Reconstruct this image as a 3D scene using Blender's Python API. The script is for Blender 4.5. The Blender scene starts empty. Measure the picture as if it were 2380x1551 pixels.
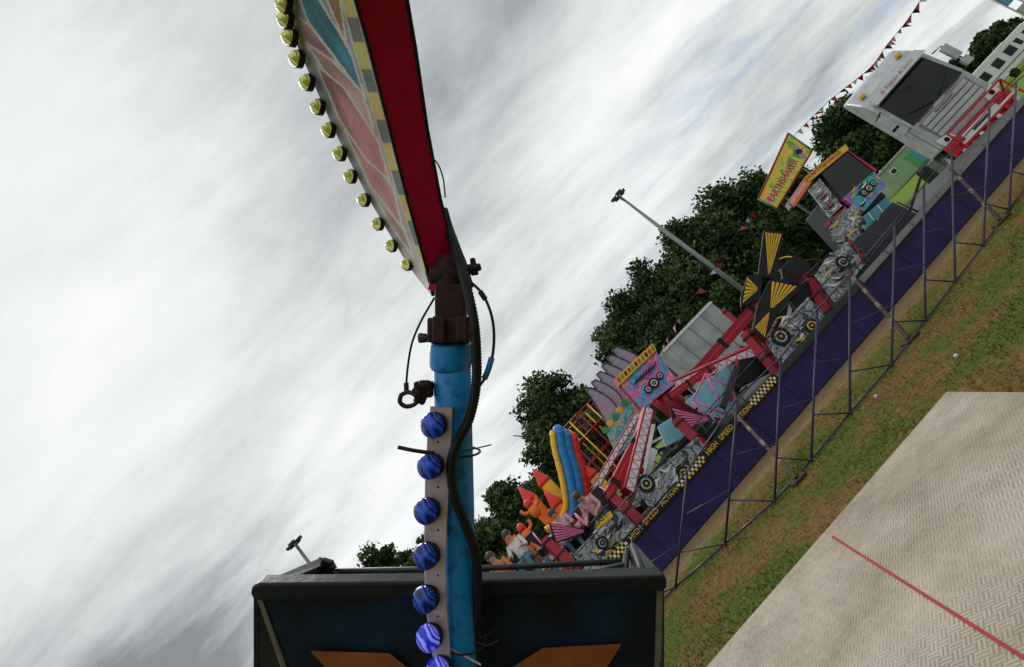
import bpy, math, random
import numpy as np
from mathutils import Vector, Matrix
from mathutils import noise as mnoise
random.seed(7); rng=np.random.default_rng(5)
sc=bpy.context.scene
COL=sc.collection
F=1240.; TH=math.radians(47); EYE=1.8; PIT=math.atan(395/F)
CAM=Vector((0,0,EYE))
fw=Vector((0,math.cos(PIT),math.sin(PIT))); up=Vector((0,-math.sin(PIT),math.cos(PIT))); rt=Vector((1,0,0))
imr=rt*math.cos(TH)-up*math.sin(TH); imu=rt*math.sin(TH)+up*math.cos(TH)
# ---- survey helpers: sight lines measured on the photograph meet real planes of the place
def ray(x,y): return fw*F+imr*(x-1190)-imu*(y-775.5)
def C(x,y,d): return CAM+ray(x,y)*(d/F)
def PY(x,y,Y):
    v=ray(x,y); return CAM+v*(Y/v.y)
def L(r,w,Y):
    v=fw*F+rt*r+up*w; return CAM+v*(Y/v.y)
def G(x,y,z=0.):
    v=ray(x,y); return CAM+v*((z-EYE)/v.z)
PHI=math.atan(.19); RU=Vector((math.cos(PHI),math.sin(PHI),0)); RN=Vector((-math.sin(PHI),math.cos(PHI),0)); S0=Vector((0,11.1,0))
UP=Vector((0,0,1))
def R(x,y,v=0.):
    q=ray(x,y); return CAM+q*(((S0+RN*v-CAM).dot(RN))/q.dot(RN))
def W(u,v,z): return S0+RU*u+RN*v+UP*z
def toU(p): d=p-S0; return d.dot(RU),d.dot(RN),p.z
def RP(pts,v): return [R(x,y,v) for x,y in pts]

# ---------------- materials
def _nt(name):
    m=bpy.data.materials.new(name); m.use_nodes=True; nt=m.node_tree
    return m,nt,nt.nodes['Principled BSDF']
def mat(name,col,rough=.5,metal=0.,var=.25,scale=8.,bump=0.,dirt=None,emit=0.,spec=None,coat=0.):
    m,nt,b=_nt(name)
    tc=nt.nodes.new('ShaderNodeTexCoord'); n=nt.nodes.new('ShaderNodeTexNoise'); n.inputs['Scale'].default_value=scale; n.inputs['Detail'].default_value=6
    n.inputs['Roughness'].default_value=.65
    nt.links.new(tc.outputs['Object'],n.inputs['Vector'])
    r=nt.nodes.new('ShaderNodeValToRGB'); r.color_ramp.elements[0].position=.3; r.color_ramp.elements[1].position=.7
    lo=tuple(c*(1-var) for c in col); hi=tuple(min(1,c*(1+var*.6)) for c in col)
    if dirt: lo=dirt
    r.color_ramp.elements[0].color=(*lo,1); r.color_ramp.elements[1].color=(*hi,1)
    if dirt: r.color_ramp.elements[0].position=.32; r.color_ramp.elements[1].position=.5
    nt.links.new(n.outputs['Fac'],r.inputs[0]); nt.links.new(r.outputs[0],b.inputs['Base Color'])
    mr=nt.nodes.new('ShaderNodeMapRange'); mr.inputs[3].default_value=max(0,rough-.12); mr.inputs[4].default_value=min(1,rough+.15)
    nt.links.new(n.outputs['Fac'],mr.inputs[0]); nt.links.new(mr.outputs[0],b.inputs['Roughness'])
    b.inputs['Metallic'].default_value=metal
    if spec is not None: b.inputs['Specular IOR Level'].default_value=spec
    if coat: b.inputs['Coat Weight'].default_value=coat
    if bump:
        bp=nt.nodes.new('ShaderNodeBump'); bp.inputs['Strength'].default_value=bump; bp.inputs['Distance'].default_value=.01
        nt.links.new(n.outputs['Fac'],bp.inputs['Height']); nt.links.new(bp.outputs[0],b.inputs['Normal'])
    if emit:
        nt.links.new(r.outputs[0],b.inputs['Emission Color']); b.inputs['Emission Strength'].default_value=emit
    return m
def airbrush(name,cols,scale=2.,rough=.45,lo=.34,hi=.66):
    m,nt,b=_nt(name)
    tc=nt.nodes.new('ShaderNodeTexCoord'); n=nt.nodes.new('ShaderNodeTexNoise'); n.inputs['Scale'].default_value=scale; n.inputs['Detail'].default_value=4; n.inputs['Distortion'].default_value=1.6
    nt.links.new(tc.outputs['Object'],n.inputs['Vector'])
    r=nt.nodes.new('ShaderNodeValToRGB'); e=r.color_ramp.elements
    k=len(cols)
    while len(e)<k: e.new(.5)
    for i,c in enumerate(cols):
        e[i].position=lo+(hi-lo)*i/(k-1); e[i].color=(*c,1)
    nt.links.new(n.outputs['Fac'],r.inputs[0]); nt.links.new(r.outputs[0],b.inputs['Base Color']); b.inputs['Roughness'].default_value=rough
    return m
M={}
M['red']=mat('crimson_paint',(.42,.003,.045),.5,var=.2,scale=3,bump=.12,dirt=(.30,.002,.030),spec=.25)
M['blue']=mat('worn_blue_paint',(.006,.20,.52),.4,scale=22,bump=.3,dirt=(.003,.10,.31),spec=.4)
M['black']=mat('black_rubber',(.009,.010,.011),.55,scale=20,bump=.2,spec=.3)
M['rim']=mat('black_plastic_rim',(.008,.011,.012),.45,scale=14,bump=.4,spec=.28)
M['rust']=mat('dark_rusty_steel',(.035,.013,.010),.65,metal=.1,scale=18,bump=.6,dirt=(.010,.006,.006),spec=.3)
M['steel']=mat('galvanised_steel',(.22,.24,.25),.4,metal=.6,scale=12,bump=.2)
M['dsteel']=mat('dark_steel',(.04,.045,.05),.5,metal=.4,scale=12,bump=.2)
M['strip']=mat('pinkish_white_strip',(.50,.41,.44),.5,scale=15,bump=.2,dirt=(.34,.27,.30))
M['orange']=mat('faded_orange_paint',(.26,.075,.015),.55,scale=9,spec=.3)
M['beige']=mat('beige_trim',(.14,.125,.09),.6,scale=15)
M['hazard']=mat('weathered_yellow_stripe',(.11,.08,.03),.6,scale=15)
M['white']=mat('white_paint',(.70,.71,.72),.35,scale=6,var=.15)
M['truckw']=mat('truck_silver_white',(.44,.47,.49),.3,scale=2.2,var=.28,coat=.3)
M['glass']=mat('dark_glass',(.006,.009,.010),.12,scale=2,spec=.35)
M['brightred']=mat('bright_red_paint',(.52,.012,.022),.4,scale=8)
M['darkred']=mat('ride_red_paint',(.33,.007,.022),.45,scale=7,spec=.35)
M['yellow']=mat('yellow_paint',(.75,.44,.02),.5,scale=8)
M['purple']=mat('navy_purple_skirt_paint',(.021,.014,.085),.6,scale=1.6,var=.5,spec=.3)
M['navyrail']=mat('navy_purple_tube',(.026,.020,.070),.45,scale=9)
M['grey']=mat('grey_panel',(.20,.21,.22),.5,scale=4)
M['lgrey']=mat('light_grey_panel',(.38,.40,.40),.5,scale=1.6,var=.35)
M['lblue']=mat('light_blue_panel',(.20,.48,.62),.45,scale=4)
M['teal']=mat('teal_panel',(.05,.26,.36),.45,scale=4)
M['pink']=mat('pink_paint',(.70,.13,.33),.45,scale=8)
M['magenta']=mat('magenta_paint',(.42,.02,.10),.45,scale=8)
M['inforange']=mat('inflatable_orange',(.85,.18,.015),.4,scale=3,var=.15)
M['infyellow']=mat('inflatable_yellow',(.88,.48,.02),.4,scale=3,var=.15)
M['infred']=mat('inflatable_red',(.70,.03,.02),.4,scale=3,var=.15)
M['infblue']=mat('inflatable_blue',(.02,.24,.62),.4,scale=3,var=.15)
M['green']=mat('green_grey_cladding',(.22,.33,.20),.6,scale=1.5)
M['vgreen']=mat('bright_green_paint',(.04,.32,.05),.5,scale=5)
M['bark']=mat('tree_bark',(.05,.04,.03),.9,scale=6,bump=.8)
M['skin']=mat('skin',(.50,.27,.19),.55,scale=8,var=.1)
M['hair']=mat('hair',(.06,.03,.018),.6,scale=30)
M['denim']=mat('denim',(.07,.17,.25),.85,scale=30)
M['shirtp']=mat('pink_white_cloth',(.62,.32,.38),.85,scale=12,var=.5)
M['shirtw']=mat('white_cloth',(.62,.60,.58),.85,scale=12)
M['shirto']=mat('orange_cloth',(.6,.17,.05),.85,scale=12)
M['eye']=mat('eye_dark',(.02,.015,.012),.3)
M['soil']=mat('litter_white',(.6,.6,.6),.8)
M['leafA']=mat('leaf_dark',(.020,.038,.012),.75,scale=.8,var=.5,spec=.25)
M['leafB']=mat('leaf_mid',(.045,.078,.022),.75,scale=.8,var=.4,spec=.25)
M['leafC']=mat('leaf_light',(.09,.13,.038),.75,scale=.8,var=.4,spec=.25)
M['name']=airbrush('name_board_airbrush',[(.03,.28,.03),(.45,.55,.03),(.80,.55,.04),(.80,.42,.12),(.7,.2,.32)],2.0)
M['art1']=airbrush('booth_airbrush',[(.02,.25,.08),(.05,.50,.45),(.05,.2,.6),(.6,.05,.35),(.75,.5,.05)],3.2)
M['art2']=airbrush('drum_airbrush',[(.02,.22,.55),(.06,.45,.6),(.45,.08,.45),(.75,.16,.32),(.8,.45,.12)],2.8)
M['art3']=airbrush('backdrop_airbrush',[(.75,.45,.02),(.02,.25,.5),(.04,.50,.6),(.8,.4,.03),(.08,.4,.1)],3.2)
M['fin']=airbrush('fin_airbrush',[(.12,.18,.27),(.28,.33,.44),(.42,.20,.30),(.22,.28,.38)],4)
M['metalart']=airbrush('metallic_airbrush',[(.012,.012,.016),(.07,.08,.10),(.42,.44,.47),(.03,.03,.04),(.5,.5,.52)],4.2)
def navy():
    m,nt,b=_nt('dark_navy_panel')
    tc=nt.nodes.new('ShaderNodeTexCoord'); n=nt.nodes.new('ShaderNodeTexNoise'); n.inputs['Scale'].default_value=4.5; n.inputs['Detail'].default_value=3
    nt.links.new(tc.outputs['Object'],n.inputs['Vector'])
    r=nt.nodes.new('ShaderNodeValToRGB'); r.color_ramp.elements[0].position=.42; r.color_ramp.elements[1].position=.72
    r.color_ramp.elements[0].color=(.007,.009,.013,1); r.color_ramp.elements[1].color=(.004,.028,.055,1)
    nt.links.new(n.outputs['Fac'],r.inputs[0]); nt.links.new(r.outputs[0],b.inputs['Base Color']); b.inputs['Roughness'].default_value=.55
    b.inputs['Specular IOR Level'].default_value=.22
    return m
M['navy']=navy()
def bulbmat(name,a,b_,emit,scale,rough=.18,dist=3.):
    m,nt,b=_nt(name)
    tc=nt.nodes.new('ShaderNodeTexCoord'); w=nt.nodes.new('ShaderNodeTexWave'); w.wave_type='RINGS'; w.rings_direction='X'
    w.inputs['Scale'].default_value=scale; w.inputs['Distortion'].default_value=dist; w.inputs['Detail'].default_value=.5; w.inputs['Detail Scale'].default_value=.8
    nt.links.new(tc.outputs['Object'],w.inputs['Vector'])
    r=nt.nodes.new('ShaderNodeValToRGB'); r.color_ramp.elements[0].position=.25; r.color_ramp.elements[1].position=.85
    r.color_ramp.elements[0].color=(*a,1); r.color_ramp.elements[1].color=(*b_,1)
    nt.links.new(w.outputs['Fac'],r.inputs[0]); nt.links.new(r.outputs[0],b.inputs['Base Color']); b.inputs['Roughness'].default_value=rough
    nt.links.new(r.outputs[0],b.inputs['Emission Color']); b.inputs['Emission Strength'].default_value=emit
    bp=nt.nodes.new('ShaderNodeBump'); bp.inputs['Strength'].default_value=.7; bp.inputs['Distance'].default_value=.004
    nt.links.new(w.outputs['Fac'],bp.inputs['Height']); nt.links.new(bp.outputs[0],b.inputs['Normal'])
    return m
M['bulbB']=bulbmat('blue_bulb_lens',(.001,.006,.07),(.006,.065,.50),.15,42,.25)
M['bulbL']=bulbmat('lit_blue_bulb_lens',(.01,.02,.40),(.22,.26,.95),.5,42)
M['bulbY']=bulbmat('yellow_bulb_lens',(.30,.33,.03),(.80,.80,.32),.25,70,.18,6)

def treadplate():
    m,nt,b=_nt('treadplate_aluminium')
    N=nt.nodes.new; Lk=nt.links.new
    tc=N('ShaderNodeTexCoord'); mp=N('ShaderNodeMapping'); mp.inputs['Rotation'].default_value=(0,0,math.radians(35)); Lk(tc.outputs['Object'],mp.inputs[0])
    ck=N('ShaderNodeTexChecker'); ck.inputs['Scale'].default_value=18; Lk(mp.outputs[0],ck.inputs[0])
    wx=N('ShaderNodeTexWave'); wx.bands_direction='X'; wx.inputs['Scale'].default_value=14.2; Lk(mp.outputs[0],wx.inputs[0])
    wy=N('ShaderNodeTexWave'); wy.bands_direction='Y'; wy.inputs['Scale'].default_value=14.2; Lk(mp.outputs[0],wy.inputs[0])
    mx=N('ShaderNodeMix'); Lk(ck.outputs['Fac'],mx.inputs[0]); Lk(wx.outputs['Fac'],mx.inputs[2]); Lk(wy.outputs['Fac'],mx.inputs[3])
    n=N('ShaderNodeTexNoise'); n.inputs['Scale'].default_value=1.1; n.inputs['Detail'].default_value=9; n.inputs['Roughness'].default_value=.72; Lk(tc.outputs['Object'],n.inputs[0])
    r=N('ShaderNodeValToRGB'); r.color_ramp.elements[0].position=.32; r.color_ramp.elements[1].position=.62
    r.color_ramp.elements[0].color=(.24,.195,.13,1); r.color_ramp.elements[1].color=(.47,.42,.34,1); Lk(n.outputs['Fac'],r.inputs[0])
    r2=N('ShaderNodeMapRange'); r2.inputs[1].default_value=.45; r2.inputs[2].default_value=.95; r2.inputs[3].default_value=1.05; r2.inputs[4].default_value=.58; Lk(mx.outputs[0],r2.inputs[0])
    n2=N('ShaderNodeTexNoise'); n2.inputs['Scale'].default_value=.9; n2.inputs['Detail'].default_value=7; Lk(mp.outputs[0],n2.inputs[0])
    wr=N('ShaderNodeMapRange'); wr.inputs[1].default_value=.38; wr.inputs[2].default_value=.58; wr.inputs[3].default_value=.2; wr.inputs[4].default_value=1; Lk(n2.outputs['Fac'],wr.inputs[0])
    mu=N('ShaderNodeMix'); mu.data_type='RGBA'; mu.blend_type='MULTIPLY'; Lk(wr.outputs[0],mu.inputs[0])
    Lk(r.outputs[0],mu.inputs[6]); Lk(r2.outputs[0],mu.inputs[7]); Lk(mu.outputs[2],b.inputs['Base Color'])
    b.inputs['Metallic'].default_value=.1; b.inputs['Roughness'].default_value=.55
    bp=N('ShaderNodeBump'); bp.inputs['Strength'].default_value=.9; bp.inputs['Distance'].default_value=.006; Lk(mx.outputs[0],bp.inputs['Height']); Lk(bp.outputs[0],b.inputs['Normal'])
    return m
M['tread']=treadplate()
def groundmat():
    m,nt,b=_nt('grass_and_worn_soil')
    N=nt.nodes.new; Lk=nt.links.new
    tc=N('ShaderNodeTexCoord')
    def noi(s,d=6,ro=.6):
        n=N('ShaderNodeTexNoise'); n.inputs['Scale'].default_value=s; n.inputs['Detail'].default_value=d; n.inputs['Roughness'].default_value=ro; Lk(tc.outputs['Object'],n.inputs[0]); return n
    def ramp(src,p0,c0,p1,c1):
        r=N('ShaderNodeValToRGB'); e=r.color_ramp.elements; e[0].position=p0; e[1].position=p1; e[0].color=(*c0,1); e[1].color=(*c1,1); Lk(src,r.inputs[0]); return r
    n1=noi(.9,7,.68); n2=noi(12,8,.78); n3=noi(3)
    g=ramp(n2.outputs['Fac'],.35,(.026,.042,.005),.66,(.13,.16,.025))
    s=ramp(n2.outputs['Fac'],.35,(.075,.042,.013),.68,(.25,.155,.055))
    f=ramp(n1.outputs['Fac'],.45,(0,0,0),.56,(1,1,1))
    mx=N('ShaderNodeMix'); mx.data_type='RGBA'; Lk(f.outputs[0],mx.inputs[0]); Lk(g.outputs[0],mx.inputs[6]); Lk(s.outputs[0],mx.inputs[7])
    sep=N('ShaderNodeSeparateXYZ'); Lk(tc.outputs['Object'],sep.inputs[0])
    a=N('ShaderNodeMath'); a.operation='MULTIPLY_ADD'; a.inputs[1].default_value=-.19; Lk(sep.outputs[0],a.inputs[0]); Lk(sep.outputs[1],a.inputs[2])
    c=N('ShaderNodeMath'); c.operation='MULTIPLY_ADD'; c.inputs[1].default_value=1.6; Lk(n3.outputs['Fac'],c.inputs[0]); Lk(a.outputs[0],c.inputs[2])
    m1=N('ShaderNodeMapRange'); m1.inputs[1].default_value=10.3; m1.inputs[2].default_value=11.2; Lk(c.outputs[0],m1.inputs[0])
    m2=N('ShaderNodeMapRange'); m2.inputs[1].default_value=15; m2.inputs[2].default_value=16.5; m2.inputs[3].default_value=1; m2.inputs[4].default_value=0; Lk(c.outputs[0],m2.inputs[0])
    mm=N('ShaderNodeMath'); mm.operation='MULTIPLY'; Lk(m1.outputs[0],mm.inputs[0]); Lk(m2.outputs[0],mm.inputs[1])
    soil=ramp(n2.outputs['Fac'],.3,(.15,.095,.045),.7,(.34,.24,.13))
    mz=N('ShaderNodeMix'); mz.data_type='RGBA'; Lk(mm.outputs[0],mz.inputs[0]); Lk(mx.outputs[2],mz.inputs[6]); Lk(soil.outputs[0],mz.inputs[7])
    far=N('ShaderNodeMapRange'); far.inputs[1].default_value=17; far.inputs[2].default_value=20; Lk(c.outputs[0],far.inputs[0])
    gf=ramp(n3.outputs['Fac'],.3,(.085,.15,.02),.7,(.16,.25,.04))
    my=N('ShaderNodeMix'); my.data_type='RGBA'; Lk(far.outputs[0],my.inputs[0]); Lk(mz.outputs[2],my.inputs[6]); Lk(gf.outputs[0],my.inputs[7])
    Lk(my.outputs[2],b.inputs['Base Color']); b.inputs['Roughness'].default_value=.95; b.inputs['Specular IOR Level'].default_value=.1
    bp=N('ShaderNodeBump'); bp.inputs['Strength'].default_value=.8; bp.inputs['Distance'].default_value=.03; Lk(n2.outputs['Fac'],bp.inputs['Height']); Lk(bp.outputs[0],b.inputs['Normal'])
    return m
M['ground']=groundmat()
M['bladeG']=mat('grass_blade_green',(.080,.115,.013),.8,scale=1.5,var=.5,spec=.2)
M['bladeY']=mat('grass_blade_dry',(.22,.145,.04),.8,scale=1.5,var=.4,spec=.2)

# ---------------- mesh builder
ORI={}
class MB:
    def __init__(s): s.v=[];s.f=[];s.m=[];s.sm=[];s.mats=[];s.T=None
    def mi(s,k):
        if k not in s.mats: s.mats.append(k)
        return s.mats.index(k)
    def av(s,pts):
        i=len(s.v)
        for p in pts:
            p=Vector(p); s.v.append(s.T@p if s.T else p)
        return i
    def fc(s,idx,k,sm=False): s.f.append(tuple(idx)); s.m.append(s.mi(k)); s.sm.append(sm)
    def poly(s,pts,k):
        i=s.av(pts); s.fc(range(i,i+len(pts)),k)
    def prism(s,pts,off,k,k2=None):
        n=len(pts); off=Vector(off); i=s.av(pts); j=s.av([Vector(p)+off for p in pts]); k2=k2 or k
        s.fc(range(i,i+n),k); s.fc(reversed(range(j,j+n)),k2)
        for a in range(n):
            b=(a+1)%n; s.fc((i+b,i+a,j+a,j+b),k2)
    def box(s,c,a,b,d,k):
        c=Vector(c);a=Vector(a)/2;b=Vector(b)/2;d=Vector(d)/2
        s.prism([c-a-b-d,c+a-b-d,c+a+b-d,c-a+b-d],d*2,k)
    def bx(s,x0,x1,y0,y1,z0,z1,k): s.prism([(x0,y0,z0),(x1,y0,z0),(x1,y0,z1),(x0,y0,z1)],(0,y1-y0,0),k)
    def beam(s,a,b,w,h,k,upv=UP):
        a=Vector(a);b=Vector(b);t=(b-a); t.normalize(); x=t.cross(upv)
        if x.length<1e-3: x=t.cross(Vector((0,1,0)))
        x.normalize(); y=x.cross(t); x*=w/2;y*=h/2
        s.prism([a-x-y,a+x-y,a+x+y,a-x+y],b-a,k)
    def tube(s,pts,r,k,n=8,cap=True):
        pts=[Vector(p) for p in pts]; m=len(pts)
        rs=r if isinstance(r,(list,tuple)) else [r]*m
        t0=(pts[1]-pts[0]).normalized(); x=t0.orthogonal().normalized(); rings=[]
        for i,p in enumerate(pts):
            t=(pts[min(i+1,m-1)]-pts[max(i-1,0)])
            if t.length<1e-9: t=t0
            t.normalize(); x=(x-t*x.dot(t)); x.normalize(); y=t.cross(x)
            rings.append(s.av([p+(x*math.cos(2*math.pi*a/n)+y*math.sin(2*math.pi*a/n))*rs[i] for a in range(n)]))
        for i in range(m-1):
            for a in range(n):
                b=(a+1)%n; s.fc((rings[i]+a,rings[i]+b,rings[i+1]+b,rings[i+1]+a),k,True)
        if cap:
            s.fc(reversed(range(rings[0],rings[0]+n)),k); s.fc(range(rings[-1],rings[-1]+n),k)
    def sphere(s,c,r,k,n=12,m=8,ax=None,flat=1.):
        c=Vector(c); ax=(Vector(ax).normalized() if ax is not None else UP.copy()); x=ax.orthogonal().normalized(); y=ax.cross(x)
        rings=[]
        for j in range(1,m):
            t=math.pi*j/m
            rings.append(s.av([c+ax*math.cos(t)*r*flat+(x*math.cos(2*math.pi*a/n)+y*math.sin(2*math.pi*a/n))*math.sin(t)*r for a in range(n)]))
        p=s.av([c+ax*r*flat]); q=s.av([c-ax*r*flat])
        for a in range(n):
            b=(a+1)%n
            s.fc((p,rings[0]+a,rings[0]+b),k,True); s.fc((q,rings[-1]+b,rings[-1]+a),k,True)
            for j in range(len(rings)-1): s.fc((rings[j]+a,rings[j+1]+a,rings[j+1]+b,rings[j]+b),k,True)
    def disc(s,c,u,v,r,off,k,n=18,e=1.):
        s.prism([Vector(c)+Vector(u)*math.cos(2*math.pi*i/n)*r+Vector(v)*math.sin(2*math.pi*i/n)*r*e for i in range(n)],off,k)
    def text(s,body,O,U,V,width,height,k):
        cu=bpy.data.curves.new('t','FONT'); cu.body=body; cu.resolution_u=2; cu.offset=.012
        ob=bpy.data.objects.new('t',cu); COL.objects.link(ob); dg=bpy.context.evaluated_depsgraph_get()
        me=bpy.data.meshes.new_from_object(ob.evaluated_get(dg))
        xs=[v.co.x for v in me.vertices]; ys=[v.co.y for v in me.vertices]
        x0,x1,y0,y1=min(xs),max(xs),min(ys),max(ys)
        i=s.av([Vector(O)+Vector(U)*((v.co.x-x0)/(x1-x0)*width)+Vector(V)*((v.co.y-y0)/(y1-y0)*height) for v in me.vertices])
        for p in me.polygons: s.fc([i+a for a in p.vertices],k)
        bpy.data.objects.remove(ob); bpy.data.curves.remove(cu); bpy.data.meshes.remove(me)
    def build(s,name,parent=None,label=None,cat=None,group=None,kind=None,bevel=0,origin=None):
        a=np.array([list(p) for p in s.v]); 
        if origin is None: origin=Vector(((a[:,0].min()+a[:,0].max())/2,(a[:,1].min()+a[:,1].max())/2,a[:,2].min() if not bevel=='c' else (a[:,2].min()+a[:,2].max())/2))
        me=bpy.data.meshes.new(name); me.from_pydata([p-origin for p in s.v],[],s.f)
        for k in s.mats: me.materials.append(M[k])
        me.polygons.foreach_set('material_index',s.m); me.polygons.foreach_set('use_smooth',s.sm); me.update()
        ob=bpy.data.objects.new(name,me); COL.objects.link(ob)
        place(ob,origin,parent)
        if bevel and bevel!='c':
            b=ob.modifiers.new('bevel','BEVEL'); b.width=bevel; b.segments=3 if bevel>.1 else 2; b.limit_method='ANGLE'; b.angle_limit=math.radians(40 if bevel<.1 else 25)
        tag(ob,label,cat,group,kind); return ob
def place(ob,origin,parent):
    ORI[ob]=Vector(origin)
    if parent: ob.parent=parent; ob.location=Vector(origin)-ORI[parent]
    else: ob.location=origin
def tag(ob,label=None,cat=None,group=None,kind=None):
    if label: ob['label']=label
    if cat: ob['category']=cat
    if group: ob['group']=group
    if kind: ob['kind']=kind
def thing(name,origin,label,cat,group=None):
    e=bpy.data.objects.new(name,None); e.empty_display_size=.2; COL.objects.link(e); place(e,origin,None); tag(e,label,cat,group); return e
def smooth(pts,k=8):
    pts=[Vector(p) for p in pts]; P=[pts[0]*2-pts[1]]+pts+[pts[-1]*2-pts[-2]]; out=[]
    for i in range(1,len(P)-2):
        a,b,c,d=P[i-1:i+3]
        for j in range(k):
            t=j/k; out.append(.5*((2*b)+(c-a)*t+(2*a-5*b+4*c-d)*t*t+(3*b-a-3*c+d)*t**3))
    out.append(pts[-1]); return out

# ---------------- world, sun, camera
w=bpy.data.worlds.new('World'); sc.world=w; w.use_nodes=True; nt=w.node_tree; N=nt.nodes.new; Lk=nt.links.new
bg=nt.nodes['Background']; tc=N('ShaderNodeTexCoord')
SE,SR=math.radians(48),math.radians(-20)
sky=N('ShaderNodeTexSky'); sky.sky_type='NISHITA'; sky.sun_disc=False; sky.sun_elevation=SE; sky.sun_rotation=SR
sep=N('ShaderNodeSeparateXYZ'); Lk(tc.outputs['Generated'],sep.inputs[0])
def mth(op,a,b=None,c=None):
    n=N('ShaderNodeMath'); n.operation=op
    for i,x in enumerate((a,b,c)):
        if x is None: continue
        if isinstance(x,(int,float)): n.inputs[i].default_value=x
        else: Lk(x,n.inputs[i])
    return n.outputs[0]
def mrange(a,f0,f1,t0,t1,smooths=True):
    n=N('ShaderNodeMapRange'); n.interpolation_type='SMOOTHSTEP' if smooths else 'LINEAR'
    for i,x in enumerate((f0,f1,t0,t1)): n.inputs[i+1].default_value=x
    Lk(a,n.inputs[0]); return n.outputs[0]
den=mth('ADD',mth('MAXIMUM',sep.outputs[2],0.),.16)
cx=mth('DIVIDE',sep.outputs[0],den); cy=mth('DIVIDE',sep.outputs[1],den)
cmb=N('ShaderNodeCombineXYZ'); Lk(cx,cmb.inputs[0]); Lk(cy,cmb.inputs[1])
def cl(sx,sy,rot,scale,det,dist,ro=.55,off=(0,0,0)):
    mp=N('ShaderNodeMapping'); mp.inputs['Scale'].default_value=(sx,sy,1); mp.inputs['Rotation'].default_value=(0,0,rot); mp.inputs['Location'].default_value=off; Lk(cmb.outputs[0],mp.inputs[0])
    n=N('ShaderNodeTexNoise'); n.inputs['Scale'].default_value=scale; n.inputs['Detail'].default_value=det; n.inputs['Distortion'].default_value=dist; n.inputs['Roughness'].default_value=ro; Lk(mp.outputs[0],n.inputs[0]); return n.outputs['Fac']
a1=cl(.7,1.0,math.radians(-10),1.25,9,.3,.54,(3,1,0)); a2=cl(.5,1.2,math.radians(-14),3.4,9,.3,.62,(0,5,0)); a3=cl(.7,.7,0,.55,3,.3,.5,(7,2,0))
s1=mth('ADD',mth('ADD',mth('MULTIPLY',a1,.42),mth('MULTIPLY',a2,.22)),mth('MULTIPLY',a3,.36))
s1=mth('SUBTRACT',s1,mrange(sep.outputs[0],-.45,-.9,0,.05))
s1=mth('SUBTRACT',s1,mth('MULTIPLY',mrange(sep.outputs[0],-.45,-.68,0,.10),mrange(sep.outputs[2],.45,.25,0,1)))
rp=N('ShaderNodeValToRGB'); e=rp.color_ramp.elements
e[0].position=.34; e[0].color=(.25,.27,.29,1); e[1].position=.60; e[1].color=(.93,.95,.94,1)
x=e.new(.42); x.color=(.50,.525,.54,1); x=e.new(.48); x.color=(.68,.71,.71,1); x=e.new(.53); x.color=(.81,.84,.83,1)
Lk(s1,rp.inputs[0])
skm=N('ShaderNodeMix'); skm.data_type='RGBA'; skm.blend_type='MULTIPLY'; skm.inputs[0].default_value=1; Lk(sky.outputs[0],skm.inputs[6]); skm.inputs[7].default_value=(.1,.1,.1,1)
thin=mrange(cl(.4,1.2,math.radians(-10),1.9,8,.4,.6,(9,3,0)),.50,.64,0,.6)
low=mrange(sep.outputs[2],.50,.2,0,1); rgt=mrange(sep.outputs[0],.1,.45,.1,1)
fx=mth('MULTIPLY',mth('MULTIPLY',thin,low),rgt)
mx=N('ShaderNodeMix'); mx.data_type='RGBA'; Lk(fx,mx.inputs[0]); Lk(rp.outputs[0],mx.inputs[6]); Lk(skm.outputs[2],mx.inputs[7])
Lk(mx.outputs[2],bg.inputs[0]); bg.inputs[1].default_value=1.04
sd=bpy.data.lights.new('sun','SUN'); sd.energy=1.4; sd.angle=math.radians(16); sd.color=(1,.96,.9)
so=bpy.data.objects.new('sun',sd); COL.objects.link(so)
sv=Vector((math.sin(SR)*math.cos(SE),math.cos(SR)*math.cos(SE),math.sin(SE))); so.rotation_euler=sv.to_track_quat('Z','Y').to_euler(); so.location=(0,0,30)
cd=bpy.data.cameras.new('camera'); cd.sensor_width=36; cd.sensor_fit='HORIZONTAL'; cd.lens=36*F/2380; cd.clip_start=.05; cd.clip_end=3000
co=bpy.data.objects.new('camera',cd); COL.objects.link(co)
mw=Matrix((( imr.x,imu.x,-fw.x,CAM.x),(imr.y,imu.y,-fw.y,CAM.y),(imr.z,imu.z,-fw.z,CAM.z),(0,0,0,1))); co.matrix_world=mw; sc.camera=co
sc.view_settings.view_transform='Standard'; sc.view_settings.look='None'; sc.view_settings.exposure=0

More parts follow.
